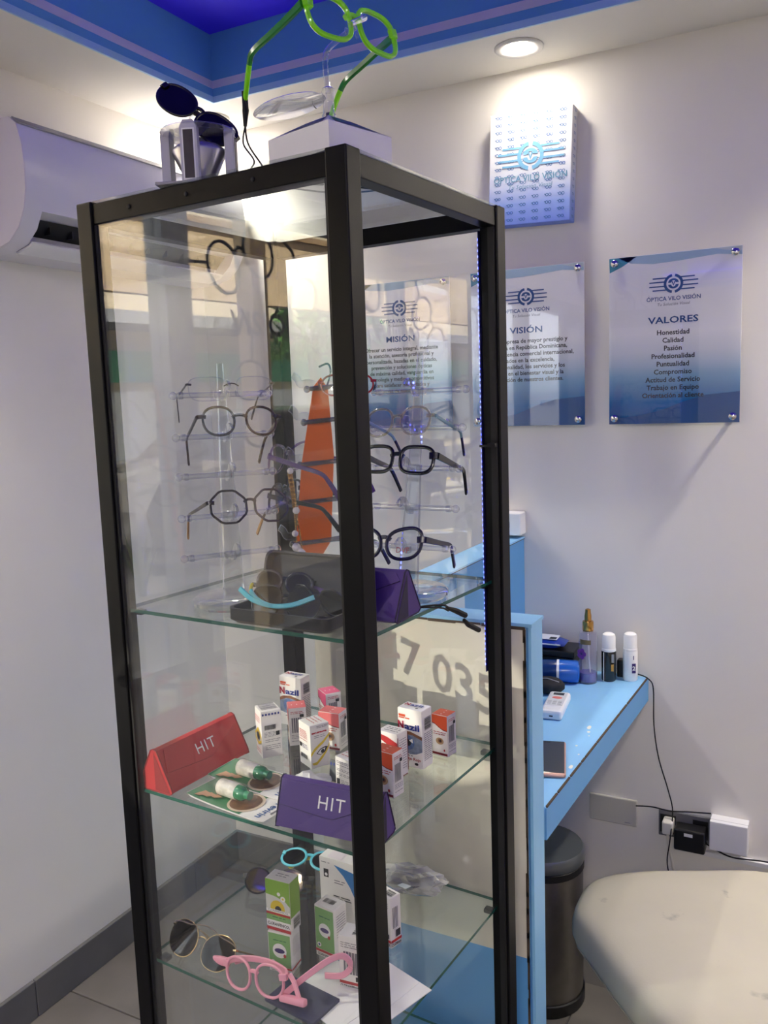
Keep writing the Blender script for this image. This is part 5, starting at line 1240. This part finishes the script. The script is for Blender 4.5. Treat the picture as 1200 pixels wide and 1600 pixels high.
# canvas sign
CW_, CH_, CD_ = .206, .262, .042
e = empty('canvas_sign', (-.6865, BY-CD_-.002, 1.912), rot=(0, D2R(2.2), 0)); tag(e, 'white and blue canvas sign with spectacle pattern under the downlight', 'sign')
CF = rampmat('canvas_face', [(0, '#7f9af0'), (.18, '#98b2f4'), (.35, '#d3dcf4'), (.5, '#e2e5ea'), (1, '#e4e3e2')], 2, 0, .262, rough=.6)  # pale above, bluer towards the bottom
mb = MB(); mb.bx(-CW_/2, CW_/2, 0, CD_, 0, CH_, CF, bev=.002); mb.build('canvas', e)
mb = MB(); T = face_T((0, -.0006, 0), (1, 0, 0), (0, 0, 1)); random.seed(1)
PB = mat('pattern_blue', '#2f6fb0', .6)
def icon(T, x, y, s):
    for sg in (-1, 1):
        n = 10; vs = []; fs = []
        for k in range(n):
            t = 6.2832*k/n; vs += [(x + sg*.62*s + .42*s*math.cos(t), y + .42*s*math.sin(t), 0), (x + sg*.62*s + .62*s*math.cos(t), y + .62*s*math.sin(t), 0)]
        for k in range(n): fs.append((2*k, 2*k+1, (2*k+3) % (2*n), (2*k+2) % (2*n)))
        mb.add(vs, fs, PB, T)
    mb.poly([(x-1.7*s, y+.2*s, 0), (x-1.2*s, y, 0), (x-1.1*s, y+.25*s, 0), (x-1.6*s, y+.4*s, 0)], PB, T)
for r_ in range(15):
    for c_ in range(6): icon(T, -CW_/2+.024+.032*c_, .012+.0172*r_, .0060)
TR = face_T((CW_/2+.0006, 0, 0), (0, 1, 0), (0, 0, 1))
for r_ in range(15): icon(TR, .020, .012+.0172*r_, .0052)
TL2 = face_T((0, -.0008, 0), (1, 0, 0), (0, 0, 1))
mb.build('spectacle_pattern', e)
mb = MB(); logo(mb, face_T((.002, -.0010, .158), (1, 0, 0), (0, 0, 1)), .165, mat('logo_sky', '#7fb9dc', .5), words=True, Mt=mat('logo_sky_dark', '#6fa3c0', .5), Mt2=mat('logo_sky_dark', '#6fa3c0', .5)); mb.build('logo_print', e)

# ------------------------------------------------------------------ air conditioner
e = empty('air_conditioner', (LX+.0005, 1.32, 1.85)); tag(e, 'white split air conditioner mounted high on the wall', 'air conditioner')
prf = [(0, 0), (.09, .004), (.135, .016), (.168, .044), (.188, .08), (.198, .12), (.200, .17), (.196, .215), (.185, .252), (.165, .268), (.10, .272), (0, .272)]
prr = [(0, 0), (.09, .004), (.118, .040), (.150, .072), (.188, .08), (.198, .12), (.200, .17), (.196, .215), (.185, .252), (.165, .268), (.10, .272), (0, .272)]
mb = MB(); mb.prism(prf, 0, .045, ACWHITE); mb.prism(prr, .045, .72, ACWHITE); mb.prism(prf, .72, .762, ACWHITE); mb.build('casing', e, D2R(28))
mb = MB(); mb.prism([(x*1.006, z) for x, z in prf[:-1]] + [(0, .273)], -.004, -.0005, mat('ac_end_cap', '#dcd6de', .4)); mb.build('end_cap', e)
mb = MB(); mb.add([(.1205, .046, .0385), (.1205, .719, .0385), (.1525, .719, .0705), (.1525, .046, .0705)], [(0, 1, 2, 3)], DARKSLOT); mb.build('air_outlet', e)
for k in range(10):
    mb = MB(); mb.bx(.128, .146, .10+.064*k, .102+.064*k, .044, .060, mat('louvre_grey', '#1c1c20', .5)); mb.build('vane', e)
mb = MB(); mb.prism([(.094, .001), (.137, .0125), (.146, .020), (.143, .0235), (.133, .0165), (.092, .006)], .05, .715, WHITEP); mb.build('flap', e, SM)
mb = MB(); mb.prism([(.1655, .2685), (.1865, .2525), (.1875, .2545), (.1665, .2705)], .004, .758, GREYP); mb.build('front_panel_seam', e)

# ------------------------------------------------------------------ waste bin
e = empty('waste_bin', (-.617, 1.925, .0002)); tag(e, 'brushed steel pedal bin with dark lid under the desk', 'bin')
lathe_part('body', e, [(0, .03), (.096, .03), (.097, .035), (.098, .352)], STEEL, 40)
lathe_part('base_ring', e, [(0, 0), (.099, 0), (.101, .004), (.101, .030), (.098, .033)], mat('bin_black', '#0e0e10', .5), 40)
lathe_part('rim_band', e, [(.0985, .350), (.1005, .352), (.1005, .368), (.098, .370)], mat('bin_black', '#0e0e10', .5), 40)
lathe_part('lid', e, [(.1005, .371), (.1015, .374), (.1015, .396), (.097, .402), (.05, .406), (0, .407)], mat('bin_lid_grey', '#6f7477', .3, metal=.6), 40)
box_part('hinge_housing', e, (-.03, .03, -.118, -.096, .30, .385), mat('bin_black', '#0e0e10', .5), .006)
box_part('pedal', e, (-.03, .03, .099, .13, .008, .018), mat('bin_black', '#0e0e10', .5), .004)

# ------------------------------------------------------------------ chair
e = empty('upholstered_chair', (-.12, 1.585, .0)); tag(e, 'stained cream upholstered chair with a wide rounded seat', 'chair')
SEAT = mat('cream_upholstery', '#c9c2ae', .62, var=.06, vscale=5, bump=.08, bscale=300)
nt = SEAT.node_tree; nn, ll = nt.nodes, nt.links
tcx = nn.new('ShaderNodeTexCoord'); ns = nn.new('ShaderNodeTexNoise'); ns.inputs['Scale'].default_value = 14; ns.inputs['Detail'].default_value = 6
ll.new(tcx.outputs['Object'], ns.inputs['Vector']); rp = nn.new('ShaderNodeValToRGB'); rp.color_ramp.elements[0].position = .66; rp.color_ramp.elements[1].position = .76
ll.new(ns.outputs['Fac'], rp.inputs[0]); mx = nn.new('ShaderNodeMix'); mx.data_type = 'RGBA'
src = nn['Principled BSDF'].inputs['Base Color'].links[0].from_socket
ll.new(rp.outputs[0], mx.inputs[0]); ll.new(src, mx.inputs[6]); mx.inputs[7].default_value = (*lin('#8f8c80'), 1); ll.new(mx.outputs[2], nn['Principled BSDF'].inputs['Base Color'])
outl = [(-.335, .05), (-.325, .135), (-.25, .205), (-.13, .265), (-.01, .318), (.08, .31), (.20, .22), (.29, .08), (.29, -.06), (.20, -.22), (.06, -.33), (-.03, -.335), (-.115, -.245), (-.20, -.155), (-.285, -.055), (-.325, -.005)]
def closed_smooth(pts, n=4):
    P = [Vector((x, y, 0)) for x, y in pts]; N = len(P); out = []
    for i in range(N):
        a, b, c_, d = P[i-1], P[i], P[(i+1) % N], P[(i+2) % N]
        for k in range(n):
            t = k/n; out.append(.5*((2*b)+(c_-a)*t+(2*a-5*b+4*c_-d)*t*t+(3*b-a-3*c_+d)*t**3))
    return out
ol = closed_smooth(outl); n = len(ol); rings = []
for f, z in ((.90, .385), (.97, .392), (1.0, .412), (1.0, .432), (.985, .452), (.95, .464), (.88, .472), (.7, .478), (.4, .480)):
    rings.append([(p.x*f, p.y*f, z) for p in ol])
vs = sum(rings, []); fs = [tuple(reversed(range(n)))]
for i in range(len(rings)-1):
    for k in range(n): fs.append((i*n+k, i*n+(k+1) % n, (i+1)*n+(k+1) % n, (i+1)*n+k))
vs.append((0, 0, .480)); last = (len(rings)-1)*n
for k in range(n): fs.append((last+k, last+(k+1) % n, len(vs)-1))
mb = MB(); mb.add(vs, fs, SEAT); mb.build('seat', e, True)
mb = MB(); mb.tube([(p.x*.975, p.y*.975, .3945) for p in ol], .002, mat('seam_cream', '#a9a290', .6), 6, True); mb.build('seam_piping', e)
lathe_part('pedestal', e, [(.05, .37), (.05, .384), (.026, .36), (.026, .06), (.04, .05)], CHROME, 20)
for k in range(5):
    a = 6.2832*k/5 + .9; mb = MB(); mb.sweep([(.02*math.cos(a), .02*math.sin(a), .07), (.22*math.cos(a), .22*math.sin(a), .045)], [rrect(.04, .03), rrect(.025, .02)], CHROME); lg = mb.build('leg', e)
    mb = MB(); mb.sphere((.22*math.cos(a), .22*math.sin(a), .024), .0238, RUBBER, 10); mb.build('castor', lg, True)
